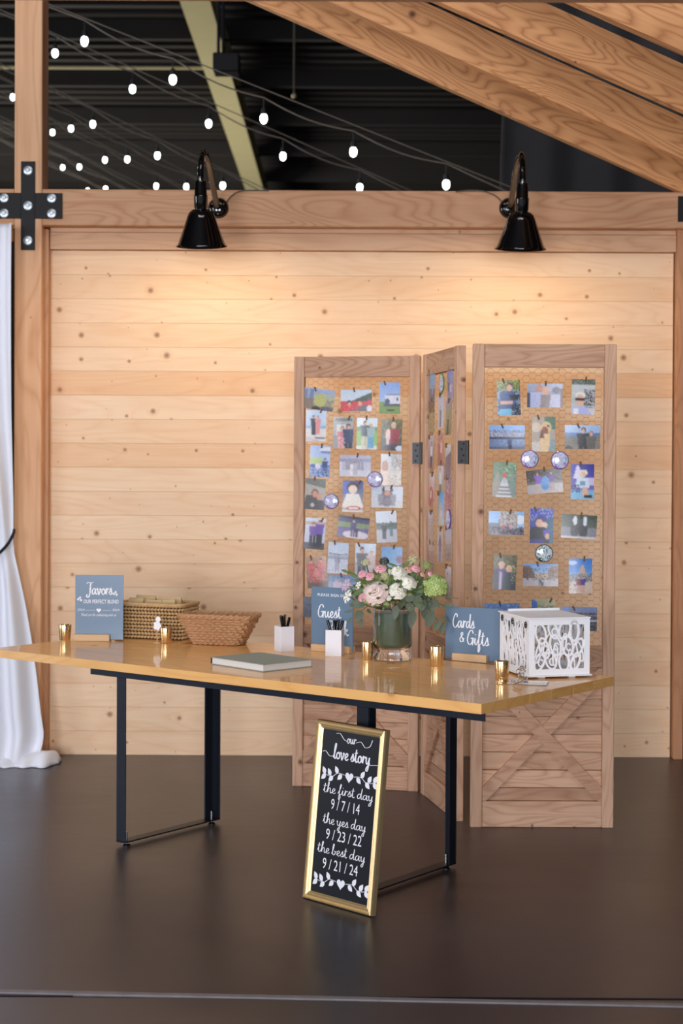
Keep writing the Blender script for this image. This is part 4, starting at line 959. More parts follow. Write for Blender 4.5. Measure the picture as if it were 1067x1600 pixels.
# ================================================================== LETTERING
LET = {
 'a': ([[(.78, .85), (.5, 1), (.18, .72), (.1, .3), (.3, .02), (.6, .3), (.8, .95), (.76, .4), (.88, .02), (1.1, .2)]], 1.05),
 'b': ([[(0, .1), (.25, 1.0), (.42, 2.0), (.3, 2.15), (.2, 1.6), (.18, .4), (.35, .02), (.65, .2), (.7, .65), (.5, .8), (.75, .7), (1.0, .85)]], .95),
 'd': ([[(.75, .85), (.5, 1), (.18, .72), (.1, .3), (.3, .02), (.6, .35), (.85, 1.3), (.92, 2.1), (.8, 1.0), (.8, .25), (.92, .02), (1.12, .2)]], 1.08),
 'e': ([[(0, .2), (.45, .5), (.62, .85), (.42, 1.02), (.18, .7), (.18, .25), (.42, .0), (.8, .25)]], .78),
 'f': ([[(0, .2), (.35, 1.0), (.6, 1.9), (.5, 2.15), (.38, 1.6), (.3, .3), (.22, -.8), (.35, -.95), (.5, -.4), (.42, .05), (.8, .2)]], .75),
 'h': ([[(0, .1), (.3, 1.1), (.45, 2.0), (.33, 2.15), (.22, 1.5), (.2, 0)], [(.2, .1), (.35, .75), (.6, 1.0), (.72, .7), (.72, .2), (.85, .0), (1.05, .2)]], 1.0),
 'i': ([[(0, .2), (.2, .95), (.16, .3), (.3, 0), (.5, .2)], [(.22, 1.4), (.27, 1.5)]], .48),
 'k': ([[(0, .1), (.3, 1.1), (.45, 2.0), (.33, 2.15), (.22, 1.5), (.2, 0)], [(.22, .4), (.5, .9), (.68, .9), (.6, .6), (.3, .5), (.55, .25), (.75, 0), (.95, .2)]], .92),
 'l': ([[(0, .1), (.3, 1.1), (.45, 2.0), (.33, 2.15), (.2, 1.4), (.2, .3), (.35, 0), (.6, .2)]], .55),
 'o': ([[(.5, 1), (.2, .8), (.12, .3), (.38, 0), (.7, .3), (.66, .8), (.45, 1.0), (.55, .8), (.95, .85)]], .85),
 'r': ([[(0, .1), (.2, .8), (.24, 1.08), (.2, .45), (.18, 0)], [(.19, .35), (.36, .85), (.58, 1.0), (.7, .85)]], .68),
 's': ([[(0, .15), (.35, .9), (.42, 1.1), (.5, .6), (.55, .2), (.35, 0), (.12, .1)], [(.4, .03), (.8, .2)]], .74),
 't': ([[(0, .2), (.25, 1.2), (.3, 1.8), (.22, .6), (.3, .05), (.45, .0), (.65, .2)], [(-.05, 1.25), (.6, 1.35)]], .62),
 'u': ([[(0, .7), (.15, .98), (.15, .4), (.3, 0), (.55, .25), (.72, .98), (.7, .3), (.85, 0), (1.05, .2)]], 1.0),
 'v': ([[(0, .8), (.12, 1), (.3, .1), (.4, 0), (.68, .75), (.66, 1.0), (.6, .85), (.95, .85)]], .85),
 'y': ([[(0, .7), (.15, .98), (.15, .4), (.32, .02), (.58, .3), (.75, .98), (.66, -.1), (.5, -.9), (.25, -.95), (.3, -.55), (.9, .2)]], .92),
 'F': ([[(.15, 1.85), (.5, 2.0), (1.0, 1.95), (1.5, 2.05)], [(.95, 1.95), (.88, 1.0), (.75, 0), (.45, -.5), (.12, -.35), (.25, .0)], [(.6, 1.0), (1.1, 1.05)]], 1.15),
 'G': ([[(1.05, 1.55), (.92, 2.0), (.5, 1.9), (.15, 1.1), (.12, .4), (.45, 0), (.85, .3), (1.0, .9)], [(.62, .85), (1.06, .95), (1.0, .4), (.95, -.1)]], 1.22),
 'B': ([[(.38, 1.95), (.3, 1.0), (.2, 0)], [(.1, 1.6), (.5, 2.05), (1.0, 1.9), (.95, 1.4), (.5, 1.1), (1.0, .9), (1.05, .3), (.6, -.02), (.2, .15)]], 1.25),
 'C': ([[(.95, 1.5), (.9, 1.95), (.6, 2.0), (.2, 1.3), (.12, .5), (.4, 0), (.75, .1), (1.05, .5)]], 1.02),
 '&': ([[(1.05, 0), (.45, 1.2), (.4, 1.65), (.65, 1.8), (.75, 1.45), (.3, .9), (.1, .4), (.4, 0), (.85, .3), (1.0, .8)]], 1.2),
 ' ': ([], .45),
}
STROKE_N = [0]
def stroke(m, pts, w, y=0.0, k=7):
    P = smooth([Vector((p[0], 0, p[1])) for p in pts], k)
    vs, fs = [], []
    for i, p in enumerate(P):
        t_ = P[min(i + 1, len(P) - 1)] - P[max(i - 1, 0)]
        if t_.length < 1e-9: t_ = Vector((0, 0, 1))
        t_.normalize(); n_ = Vector((-t_.z, 0, t_.x))
        end = .35 if i in (0, len(P) - 1) else 1
        ww = w * (.45 + .55 * abs(t_.z)) * end
        STROKE_N[0] += 1; y = -(STROKE_N[0] % 400) * 1.2e-6
        vs += [p + n_ * ww + Vector((0, y, 0)), p - n_ * ww + Vector((0, y, 0))]
    for i in range(len(P) - 1): fs.append((2 * i, 2 * i + 1, 2 * i + 3, 2 * i + 2))
    m.add(vs, fs)
    return P
def script_text(m, text, cx, z, xh, width=None, weight=.12, slope=0.0, left=None):
    adv = 0; items = []
    for ch in text:
        st, w = LET[ch]; items.append((st, adv)); adv += w
    sx = xh if width is None else width / adv
    x0 = cx - adv * sx / 2 if left is None else left
    for st, a0 in items:
        for s in st:
            stroke(m, [(x0 + (a0 + p[0]) * sx, z + p[1] * xh + slope * (x0 + (a0 + p[0]) * sx - cx)) for p in s], weight * xh)
    return x0, x0 + adv * sx
def plain_text(m, text, cx, z, h, width, bold=0.0, shear=0.0, spacing=1.0):
    cv = bpy.data.curves.new('txt', 'FONT'); cv.body = text; cv.offset = bold; cv.shear = shear; cv.space_character = spacing
    cv.resolution_u = 3
    o = bpy.data.objects.new('txt', cv); COL.objects.link(o)
    bpy.context.view_layer.update()
    me = bpy.data.meshes.new_from_object(o.evaluated_get(bpy.context.evaluated_depsgraph_get()))
    V_ = [p.co.copy() for p in me.vertices]; Fc = [tuple(q.vertices) for q in me.polygons]
    bpy.data.objects.remove(o); bpy.data.curves.remove(cv); bpy.data.meshes.remove(me)
    xs = [p.x for p in V_]; zs = [p.y for p in V_]
    sx = width / (max(xs) - min(xs)); sz = h / .72
    m.add([((p.x - (max(xs) + min(xs)) / 2) * sx + cx, 0, p.y * sz + z) for p in V_], Fc)
def heart(m, cx, cz, s):
    pts = []
    for i in range(28):
        t_ = 2 * math.pi * i / 28
        pts.append((cx + s * .0313 * 16 * math.sin(t_) ** 3, 0, cz + s * .0313 * (13 * math.cos(t_) - 5 * math.cos(2 * t_) - 2 * math.cos(3 * t_) - math.cos(4 * t_))))
    c0 = len(pts); pts.append((cx, 0, cz))
    m.add(pts, [(i, (i + 1) % 28, c0) for i in range(28)])
def leaf2d(m, x, z, ang, L, W):
    d = Vector((math.cos(ang), 0, math.sin(ang))); n_ = Vector((-d.z, 0, d.x)); o_ = Vector((x, 0, z))
    pts = [o_ + d * (L * q) + n_ * (W * math.sin(math.pi * q ** .8)) for q in (0, .2, .4, .6, .8, 1)] + [o_ + d * (L * q) - n_ * (W * math.sin(math.pi * q ** .8)) for q in (.8, .6, .4, .2)]
    m.add(pts, [tuple(range(len(pts)))])
def dot2d(m, x, z, rx, rz, ang=0):
    pts = []
    for i in range(12):
        a_ = 2 * math.pi * i / 12; p, q = rx * math.cos(a_), rz * math.sin(a_)
        pts.append((x + p * math.cos(ang) - q * math.sin(ang), 0, z + p * math.sin(ang) + q * math.cos(ang)))
    m.add(pts, [tuple(range(12))])

# ================================================================== BLUE SIGNS
def sign_stand(name, label, bl_uv, yaw, w, h, letter_fn, block_w, block_off, lean=0.0):
    """board standing in a slotted wooden block; bl_uv = pixel of the board's lower left corner at block height"""
    p = ZP(bl_uv[0], bl_uv[1], TZ)
    t = thing(name, label, 'sign', p + Matrix.Rotation(yaw, 3, 'Z') @ Vector((w / 2, 0, 0)), yaw)
    MB().box(-w / 2, w / 2, -.002, .002, .006, .006 + h, .0008).build('board', M['slate_blue'], t)
    bx = block_off
    MB().box(bx - block_w / 2, bx + block_w / 2, -.024, -.0022, .0005, .03, .0015).box(bx - block_w / 2, bx + block_w / 2, .0022, .024, .0005, .03, .0015).box(bx - block_w / 2 + .001, bx + block_w / 2 - .001, -.0022, .0022, .0005, .0055).build('stand', M['block'], t)
    for m in letter_fn(w, h):
        m.v = [(x, -.0024 + y, z + .006) for x, y, z in m.v]
        m.build('lettering', M['print'], t)
    return t
def beans(m, x, z, s):
    for dx, dz, a_ in ((-.5, -.1, 2.2), (.15, .55, .9), (.55, -.35, 1.6)):
        dot2d(m, x + dx * s, z + dz * s, s * .5, s * .36, a_)
def line(fn, *a, **k):
    m = MB(); fn(m, *a, **k); return m
def bar2d(m, x0, x1, z0, z1): m.add([(x0, 0, z1), (x0, 0, z0), (x1, 0, z0), (x1, 0, z1)], [(0, 1, 2, 3)])
def favors(w, h):
    return [line(script_text, 'Favors', .0, h * .70, .026, .118, .11), line(plain_text, 'OUR PERFECT BLEND', .008, h * .563, .0165, .156, .012),
            line(beans, w * .33, h * .715, .012), line(beans, -w * .41, h * .625, .012), line(heart, -.002, h * .455, .021),
            line(bar2d, -.058, -.018, h * .453, h * .457), line(bar2d, .014, .052, h * .453, h * .457),
            line(plain_text, '2024', -.08, h * .445, .010, .03, .01, spacing=1.3), line(plain_text, '2024', .074, h * .445, .010, .03, .01, spacing=1.3),
            line(plain_text, 'Thank you for celebrating with us', -.002, h * .365, .0115, .155, .0, .35)]
sign_stand('favors_sign', 'slate blue Favors sign in a wooden block at the left of the table', (117.5, 1001), rad(-3), .213, .283, favors, .158, -.03)
def guest(w, h):
    return [line(plain_text, 'PLEASE SIGN OUR', .004, h * .855, .0115, .150, .012, spacing=1.15), line(script_text, 'Guest', -.012, h * .52, .026, .115, .10), line(script_text, 'Book', .03, h * .25, .028, .105, .10)]
GY_ = math.atan2(ex.y, ex.x) * 1.0
sign_stand('guest_book_sign', 'slate blue Guest Book sign half behind the bouquet', (486.5, 1016), rad(-33), .206, .262, guest, .19, .004)
def cards(w, h):
    return [line(script_text, 'Cards', -.047, h * .60, .027, .10, .095), line(script_text, '&', -.054, h * .33, .021, .024, .11), line(script_text, 'Gifts', .018, h * .29, .028, .10, .095)]
sign_stand('cards_and_gifts_sign', 'slate blue Cards and Gifts sign beside the white card box', (696, 1030), rad(-33), .26, .208, cards, .155, -.012)

# ================================================================== CHALKBOARD
SW, SH, SD = .350, .638, .022
bl, br = ZP(473, 1403, 0), ZP(580, 1433, 0)
sx_ = (br - bl).normalized(); syaw = math.atan2(sx_.y, sx_.x); SW = (br - bl).length
back = Vector((-sx_.y, sx_.x, 0))
LEAN = rad(6.2)
mid_b = (bl + br) / 2
sign = thing('leaning_chalkboard', 'gold-framed black board with white lettering leaning against the table leg', 'board sign', mid_b + Vector((0, 0, .002)), rot=Euler((-LEAN, 0, syaw), 'XYZ'))
fw = .030
def fprof(len_, horiz):      # moulding cross-section: outer bead, cove, inner bead
    return None
def frame_bar(p0, p1, p2, p3):
    # p0,p1 outer edge; p2,p3 inner edge (x,z); stepped moulding
    m = MB()
    rows = [(0, 0.0), (0, SD), (.0, SD), ]
    st = [(0.0, 0.004), (0.06, -.004), (.22, -.006), (.34, .001), (.5, -.002), (.66, .002), (.8, .0), (1.0, .006)]
    A, B, C, D = Vector((p0[0], 0, p0[1])), Vector((p1[0], 0, p1[1])), Vector((p2[0], 0, p2[1])), Vector((p3[0], 0, p3[1]))
    vs = [A + Vector((0, SD, 0)), B + Vector((0, SD, 0))]
    for q, y in st: vs += [A.lerp(D, q) + Vector((0, y, 0)), B.lerp(C, q) + Vector((0, y, 0))]
    vs += [D + Vector((0, SD, 0)), C + Vector((0, SD, 0))]
    n_ = len(vs) // 2
    fs = [(2 * i, 2 * i + 1, 2 * i + 3, 2 * i + 2) for i in range(n_ - 1)] + [(2 * n_ - 2, 2 * n_ - 1, 1, 0)]
    fs += [tuple(range(0, 2 * n_, 2))[::-1], tuple(range(1, 2 * n_, 2))]
    return m.add(vs, fs)
hw = SW / 2
O = [(-hw, 0), (hw, 0), (hw, SH), (-hw, SH)]
I = [(-hw + fw, fw), (hw - fw, fw), (hw - fw, SH - fw), (-hw + fw, SH - fw)]
for k in range(4):
    j = (k + 1) % 4
    frame_bar(O[k], O[j], I[j], I[k]).build('frame_bar', M['gold'], sign)
MB().box(-hw + fw - .003, hw - fw + .003, .007, .012, fw - .003, SH - fw + .003).build('panel', M['chalk'], sign)
MB().box(-hw + .01, hw - .01, .0125, .016, .01, SH - .01).build('backing', M['kraft'], sign)
IW = SW - 2 * fw
def zc(q): return SH - fw - q * (SH - 2 * fw)      # fraction down the panel
def garland(m, zq):
    heart(m, .006, zq, .040)
    for sg in (-1, 1):
        bx = .006 + sg * .022
        stroke(m, [(bx, zq + .004), (bx + sg * .035, zq + .007), (bx + sg * .064, zq - .009), (bx + sg * .098, zq - .004)], .0015)
        for q, dz, up in ((.014, .004, -1), (.035, .005, 1), (.058, -.007, -1), (.070, -.007, 1), (.095, -.004, -1), (.097, -.004, 1)):
            ang = rad(58) if up > 0 else rad(-42)
            leaf2d(m, bx + sg * q, zq + dz, ang if sg > 0 else math.pi - ang, .030, .0095)
def our_line(m):
    script_text(m, 'our', .004, zc(.065), .017, .045, .12)
    stroke(m, [(-.075, zc(.018)), (-.055, zc(.015)), (-.035, zc(.045)), (-.018, zc(.055))], .0016)
    stroke(m, [(.026, zc(.055)), (.05, zc(.045)), (.072, zc(.073)), (.095, zc(.061)), (.105, zc(.021))], .0016)
def love_line(m):
    script_text(m, 'love story', .010, zc(.170), .024, .182, .13)
    stroke(m, [(-.136, zc(.140)), (-.120, zc(.135)), (-.10, zc(.160)), (-.078, zc(.156))], .0017)
    stroke(m, [(.100, zc(.175)), (.118, zc(.170)), (.140, zc(.166))], .0017)
for m in (line(our_line), line(love_line), line(garland, zc(.268)), line(script_text, 'the first day', .006, zc(.385), .0175, .245, .1), line(plain_text, '9 / 7 / 14', -.002, zc(.480), .038, .142),
          line(script_text, 'the yes day', .0, zc(.572), .0175, .212, .1), line(plain_text, '9 / 23 / 22', .002, zc(.665), .038, .176),
          line(script_text, 'the best day', -.004, zc(.752), .0175, .236, .1), line(plain_text, '9 / 21 / 24', -.004, zc(.845), .038, .174), line(garland, zc(.915))):
    m.v = [(x, .0066 + y, z) for x, y, z in m.v]
    m.build('lettering', M['print'], sign)
MB().box(-.02, .02, 0, .006, -.455, 0, .001).build('back_strut', M['black_plate'], sign, loc=(0, .017, .45), rot=(rad(13), 0, 0))

# ================================================================== BASKETS
def on_table(u, v): return ZP(u, v, TZ)
def rect_path(w, d, z, r, n):      # rounded rectangle, counter-clockwise, centred
    pts = []
    for cx, cy, a0 in ((w / 2 - r, -d / 2 + r, -90), (w / 2 - r, d / 2 - r, 0), (-w / 2 + r, d / 2 - r, 90), (-w / 2 + r, -d / 2 + r, 180)):
        for k in range(4): pts.append(Vector((cx + r * math.cos(rad(a0 + 30 * k)), cy + r * math.sin(rad(a0 + 30 * k)), z)))
    # resample evenly
    L = [0]; N = len(pts)
    for i in range(N): L.append(L[-1] + (pts[(i + 1) % N] - pts[i]).length)
    out = []; j = 0
    for k in range(n):
        s = L[-1] * k / n
        while L[j + 1] < s: j += 1
        out.append(pts[j].lerp(pts[(j + 1) % N], (s - L[j]) / max(L[j + 1] - L[j], 1e-9)))
    return out
fl, fr = on_table(172, 998), on_table(282.5, 1001)
BW = (fr - fl).length; byaw = rad(-19)
BD, BHt = .20, .150
bc = (fr - Matrix.Rotation(byaw, 3, 'Z') @ Vector((BW / 2, -BD / 2, 0)))
fb = thing('favor_basket', 'square straw-coloured rush basket filled with kraft favor bags', 'basket', (bc.x, bc.y, TZ), byaw)
wv = MB()
rows = 10
for r in range(rows):
    z = .010 + r * (BHt - .012) / (rows - 1)
    n = 62
    P = rect_path(BW, BD, z, .025, n)
    for k in range(n):
        if (k + r) % 1: continue
        t_ = (P[(k + 1) % n] - P[k - 1]).normalized()
        a_ = math.atan2(t_.y, t_.x)
        R = Matrix.Rotation(a_, 3, 'Z') @ Matrix.Rotation(rad(30 if r % 2 else -30), 3, 'Y')
        q = P[k] + (P[(k + 1) % n] - P[k]) * (.16 if r % 2 else 0)
        wv.ball(q, .0095, .0088, .0066, 6, 4, R)
wo = wv.build('weave', M['straw'], fb, True); tag(wo, kind='stuff')
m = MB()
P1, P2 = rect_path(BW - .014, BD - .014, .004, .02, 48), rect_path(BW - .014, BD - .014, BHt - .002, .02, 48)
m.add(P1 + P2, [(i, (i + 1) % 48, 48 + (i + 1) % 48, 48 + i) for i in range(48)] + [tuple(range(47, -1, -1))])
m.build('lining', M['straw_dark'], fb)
m = MB(); m.tube(rect_path(BW + .004, BD + .004, BHt + .003, .027, 60), .0085, 8, closed=True); m.build('rim', M['straw'], fb, True)
labs = ['kraft paper favor bag at the front left of the rush basket', 'kraft paper favor bag at the front middle of the rush basket', 'kraft paper favor bag lying tilted at the front right of the rush basket', 'kraft paper favor bag at the back left of the rush basket', 'kraft paper favor bag at the back right of the rush basket']
Rb_ = Matrix.Rotation(byaw, 3, 'Z')
for k, (x, y, w, tz, ry) in enumerate(((-.088, -.04, .075, .022, 0), (-.005, -.042, .08, .016, 2), (.078, -.038, .08, .018, -5), (-.07, .035, .1, .03, 1), (.055, .035, .12, .026, -2))):
    p = Vector((bc.x, bc.y, TZ)) + Rb_ @ Vector((x, y, .006))
    t = thing('favor_bag', labs[k], 'paper bag', p, group='favor bags in the rush basket', rot=(rad(-4 if y < 0 else 3), rad(ry), byaw))
    H_ = BHt + tz - .006
    bm_ = MB()
    ws, ds = w / 2, .024
    prof = [(1, 1, 0), (1, 1, H_ * .6), (.99, .6, H_ * .85), (.97, .08, H_)]
    vs = []
    for a_, b__, z in prof: vs += [(-ws * a_, -ds * b__, z), (ws * a_, -ds * b__, z), (ws * a_, ds * b__, z), (-ws * a_, ds * b__, z)]
    fs = [(4 * j + i, 4 * j + (i + 1) % 4, 4 * j + 4 + (i + 1) % 4, 4 * j + 4 + i) for j in range(3) for i in range(4)] + [(3, 2, 1, 0), (12, 13, 14, 15)]
    bm_.add(vs, fs).build('bag', M['kraft'], t)
    MB().box(-ws * .97, ws * .97, -.0035, .0035, H_ - .012, H_ + .004, .001).build('folded_top', M['kraft'], t)
# little white cut-out standing before the basket
p = on_table(246, 1004)
tg = thing('white_cutout', 'small white scalloped cut-out tag on the front of the rush basket', 'tag', (p.x, p.y - .012, TZ), rad(-12))
m = MB()
pts = []
for i in range(40):
    a_ = 2 * math.pi * i / 40
    pts.append((.017 * math.cos(a_) * (1 + .12 * math.cos(5 * a_)), .075 + .02 * math.sin(a_) * (1 + .1 * math.cos(5 * a_))))
m.prism(pts, -.001, .001)
m.prism([(.004 + .0115 * math.cos(2 * math.pi * i / 20), .103 + .012 * math.sin(2 * math.pi * i / 20)) for i in range(20)], -.0012, .0012)
m.build('tag', M['white_board'], tg)
MB().tube([(0, 0, 0), (0, 0, .06)], .0022, 6).lathe([(.0001, 0), (.016, 0), (.016, .003), (.0001, .003)], 14).build('pick', M['block'], tg)

# low tapered seagrass basket
bl_, br_ = on_table(301, 1007.5), on_table(371, 1009.7)
cw = (br_ - bl_).length
syw = rad(-15)
W0, W1, D0, D1, SHt = .205, .318, .115, .168, .125
sc_ = br_ - Matrix.Rotation(syw, 3, 'Z') @ Vector((W0 / 2, -D0 / 2, 0))
sb = thing('seagrass_basket', 'empty brown seagrass basket with sloping sides and handle holes', 'basket', (sc_.x, sc_.y, TZ), syw)
m = MB(); rows = 11
for r in range(rows):
    q = r / (rows - 1); z = .008 + q * (SHt - .014)
    n = 96
    w, d = W0 + (W1 - W0) * q, D0 + (D1 - D0) * q
    P = rect_path(w, d, z, .025, n)
    P = [p + Vector((p.x, p.y, 0)).normalized() * (.005 * math.sin(k * math.pi / 2 + (r % 2) * math.pi)) + Vector((0, 0, .0012 * math.sin(k * 1.7 + r))) for k, p in enumerate(P)]
    if 7 <= r <= 8:          # handle holes at both ends
        runs, cur = [], []
        for p in P + P[:1]:
            if abs(p.y) < .036 and abs(p.x) > w / 2 - .02:
                if len(cur) > 1: runs.append(cur)
                cur = []
            else: cur.append(p)
        if len(cur) > 1: runs.append(cur)
        for c in runs: m.tube(c, .0068, 6)
    else: m.tube(P, .0068, 6, closed=True)
tag(m.build('weave', M['wicker'], sb, True), kind='stuff')
m = MB()
for ph in (0, 1):
    n = 120; P = rect_path(W1 + .008, D1 + .008, SHt, .03, n)
    m.tube([p + Vector((0, 0, .005 * math.sin(k * .9 + ph * math.pi))) + Vector((p.x, p.y, 0)).normalized() * (.004 * math.cos(k * .9 + ph * math.pi)) for k, p in enumerate(P)], .0065, 6, closed=True)
m.build('braided_rim', M['wicker'], sb, True)
P1 = rect_path(W0 - .008, D0 - .008, .006, .02, 40)
MB().add(P1 + [p + Vector((0, 0, .004)) for p in P1], [tuple(range(39, -1, -1)), tuple(range(40, 80))] + [(i, (i + 1) % 40, 40 + (i + 1) % 40, 40 + i) for i in range(40)]).build('base', M['straw_dark'], sb)

# ================================================================== GUEST BOOK
g0, g1, g2 = on_table(329, 1038), on_table(411, 1050.5), on_table(481.5, 1041)
e1 = (g1 - g0); e2 = (g2 - g1)
wyaw = math.atan2(e1.y, e1.x)
u1 = e1.normalized(); u2 = Vector((-u1.y, u1.x, 0))
LW, LD = e1.length, max(.18, e2.dot(u2))
bk = thing('guest_book', 'grey linen-covered guest book lying closed on the table', 'book', g0, wyaw)
bt = .029
MB().box(0, LW, 0, LD, 0.0005, .0035, .0008).build('back_cover', M['cloth_cover'], bk)
MB().box(0, LW, 0, LD, bt - .003, bt, .0008).build('front_cover', M['cloth_cover'], bk)
MB().box(.0005, .0035, 0.0, LD, .0036, bt - .0031, .0008).build('spine', M['black_plate'], bk)
MB().box(.004, LW - .005, .005, LD - .005, .0036, bt - .0031).build('pages', M['pages'], bk)

# ================================================================== PEN CUPS
def pen_cup(uv, yaw, w, h, label, pens):
    p = on_table(*uv)
    t = thing('pen_cup', label, 'cup', p, yaw, 'white pen cups')
    k = .003; a_ = w / 2
    m = MB().box(-a_, a_, -a_, -a_ + k, 0, h, .0006).box(-a_, a_, a_ - k, a_, 0, h, .0006).box(-a_, -a_ + k, -a_ + k, a_ - k, 0, h, .0006).box(a_ - k, a_, -a_ + k, a_ - k, 0, h, .0006).box(-a_ + k, a_ - k, -a_ + k, a_ - k, 0.0005, .004)
    m.build('cup', M['white'], t)
    R = Matrix.Rotation(yaw, 3, 'Z')
    for x, y, tx, ty, L, lab, clip in pens:
        top = Vector((x, y, L)); bot = Vector((tx, ty, .007))
        d = (top - bot).normalized(); rot = Vector((0, 0, 1)).rotation_difference(d)
        pt = thing('pen', lab, 'pen', p + R @ bot, group='black pens in the white cups')
        pt.rotation_euler = (Matrix.Rotation(yaw, 4, 'Z') @ rot.to_matrix().to_4x4()).to_euler()
        Lp = (top - bot).length
        MB().lathe([(.0008, 0), (.0045, .014), (.0052, .016), (.0052, Lp - .045)], 12).build('barrel', M['black_plastic'], pt, True)
        MB().lathe([(.0062, Lp - .05), (.0062, Lp - .003), (.005, Lp), (.0001, Lp)], 12).build('cap', M['black_plastic'], pt, True)
        if clip: MB().box(-.0015, .0015, -.009, -.007, Lp - .04, Lp - .002, .0004).box(-.0015, .0015, -.008, -.005, Lp - .004, Lp - .002).build('pocket_clip', M['silver'], pt)
pen_cup((444, 1017), rad(28), .062, .104, 'white square pen cup turned cornerwise behind the guest book',
        [(-.022, -.012, .010, .004, 0.150, 'black pen leaning left in the cornerwise cup', False), (-.012, -.018, .016, .010, 0.148, 'black pen just behind the left-leaning pen in the cornerwise cup', False), (.002, -.002, .0, .012, 0.152, 'black pen with silver clip upright in the cornerwise cup', True), (.030, .012, -.012, -.004, 0.138, 'short black pen leaning right in the cornerwise cup', False)])
pen_cup((523, 1024), rad(-10), .066, .106, 'white square pen cup in front of the guest book sign',
        [(-.03, -.004, .008, .006, 0.144, 'black pen leaning left in the cup before the sign', False), (-.002, -.006, .002, -.012, 0.144, 'front black pen bunched in the middle of the cup before the sign', False), (.008, .01, .004, .012, 0.143, 'back black pen bunched in the middle of the cup before the sign', False), (.016, -.004, -.01, -.002, 0.147, 'tall black pen right of middle in the cup before the sign', False), (.033, .004, -.016, .002, 0.142, 'black pen leaning far right in the cup before the sign', False)])

# ================================================================== VOTIVES
def votive(uv, r, h, label):
    p = on_table(*uv)
    t = thing('votive_cup', label, 'votive cup', p, random.uniform(0, 6), 'gold votive cups')
    MB().lathe([(.0001, .0005), (r * .82, .0005), (r * .86, .004), (r * .93, h * .5), (r, h - .001), (r * .99, h), (r * .965, h - .001), (r * .9, h * .5), (r * .82, .012), (.0001, .012)], 28).build('cup', M['mercury'], t, True)
    MB().lathe([(.0001, h * .45), (r * .86, h * .45), (r * .84, .013), (.0001, .013)], 20).build('candle', M['white'], t, True)
votive((101.5, 1000), .0285, .068, 'gold votive cup left of the Favors sign')
votive((259.5, 1005), .0265, .067, 'gold votive cup in front of the rush basket')
votive((574, 1031), .0235, .072, 'gold votive cup tucked behind the left of the vase')
votive((682, 1040.5), .0280, .076, 'gold votive cup between the vase and the Cards and Gifts sign')
votive((784, 1062), .0275, .068, 'gold votive cup in front of the white card box')

# ================================================================== CARD BOX
cF, cLf, cRt = on_table(826, 1061.5), on_table(769, 1046), on_table(921, 1058.5)
v1 = (cRt - cF); cyaw = math.atan2(v1.y, v1.x); BX = v1.length
n1 = Vector((-math.sin(cyaw), math.cos(cyaw), 0)); BY = .298
cyaw = math.atan2(v1.y, v1.x)
box = thing('card_box', 'white laser-cut openwork card box at the right end of the table', 'card box', cF, cyaw)
BZ = .232
def openwork(seed, w, h):
    """flat panel in xz with a border and interlocking rings"""
    rng = random.Random(seed); m = MB(); T = .004; bd = .022
    m.box(0, bd, 0, T, 0, h); m.box(w - bd, w, 0, T, 0, h); m.box(bd, w - bd, 0, T, 0, bd); m.box(bd, w - bd, 0, T, h - bd, h)
    cnt = [0]
    def ring(cx, cz, rx, rz, th, a0=0, a1=360, tilt=0):
        cnt[0] += 1; ya, yb = .0001 * cnt[0] % .0018, T - .0001 * cnt[0] % .0012
        n_ = max(8, int(abs(a1 - a0) / 15)); vs = []
        for i in range(n_ + 1):
            a_ = rad(a0 + (a1 - a0) * i / n_)
            for rr in (1, 0):
                x, z = (rx - th * (1 - rr)) * math.cos(a_), (rz - th * (1 - rr)) * math.sin(a_)
                x, z = x * math.cos(tilt) - z * math.sin(tilt), x * math.sin(tilt) + z * math.cos(tilt)
                x, z = min(max(cx + x, .002), w - .002), min(max(cz + z, .002), h - .002)
                vs += [(x, ya, z), (x, yb, z)]
        fs = []
        for i in range(n_):
            o = 4 * i; p = o + 4
            fs += [(o, o + 2, p + 2, p), (o + 1, p + 1, p + 3, o + 3), (o, p, p + 1, o + 1), (o + 2, o + 3, p + 3, p + 2)]
        m.add(vs, fs)
    cols = max(3, int((w - 2 * bd) / .044)); rws = 3
    for c in range(cols):
        for r in range(rws):
            cx = bd + (w - 2 * bd) * (c + .5 + .25 * (r % 2)) / (cols + .25) + rng.uniform(-.005, .005)
            cz = bd + (h - 2 * bd) * (r + .5) / rws + rng.uniform(-.007, .007)
            ring(cx, cz, rng.uniform(.019, .026), rng.uniform(.032, .042), rng.uniform(.0065, .009), tilt=rng.uniform(-.45, .45))
            if rng.random() < .5: ring(cx + .004, cz - .004, .011, .015, .005, 30, 330)
    for k in range(6):
        x = bd + (w - 2 * bd) * (k + .5) / 6
        ring(x, rng.uniform(.05, h - .05), .012, .04, .0055, 0, 360, rng.uniform(-.3, .3))
    return m
MB().box(-.008, BX + .008, -.008, BY + .008, .008, .0125, .0008).build('base', M['white_board'], box)
for fx in (.06, BX - .06):
    for fy in (.02, BY - .04): MB().box(fx - .012, fx + .012, fy, fy + .02, .0005, .0078).build('foot', M['white_board'], box)
z0 = .013; hh = BZ - z0 - .014
for nm, seed, w, loc, rz in (('front_panel', 3, BX, (0, 0, z0), 0), ('back_panel', 5, BX, (0, BY - .004, z0), 0), ('side_panel', 8, BY - .0085, (.0, BY - .0045, z0), -90), ('side_panel', 9, BY - .0085, (BX - .0, .0045, z0), 90)):
    openwork(seed, w, hh).build(nm, M['white_board'], box, loc=loc, rot=(0, 0, rad(rz)))
lid = MB().box(-.006, BX + .003, -.003, BY + .006, BZ - .0135, BZ - .009, .0008).build('lid', M['white_board'], box)
MB().tube([(BX * .12, BY - .012, BZ - .005), (BX - .002, BY - .012, BZ - .005)], .005, 8).build('hinge_bar', M['white_board'], lid, True)
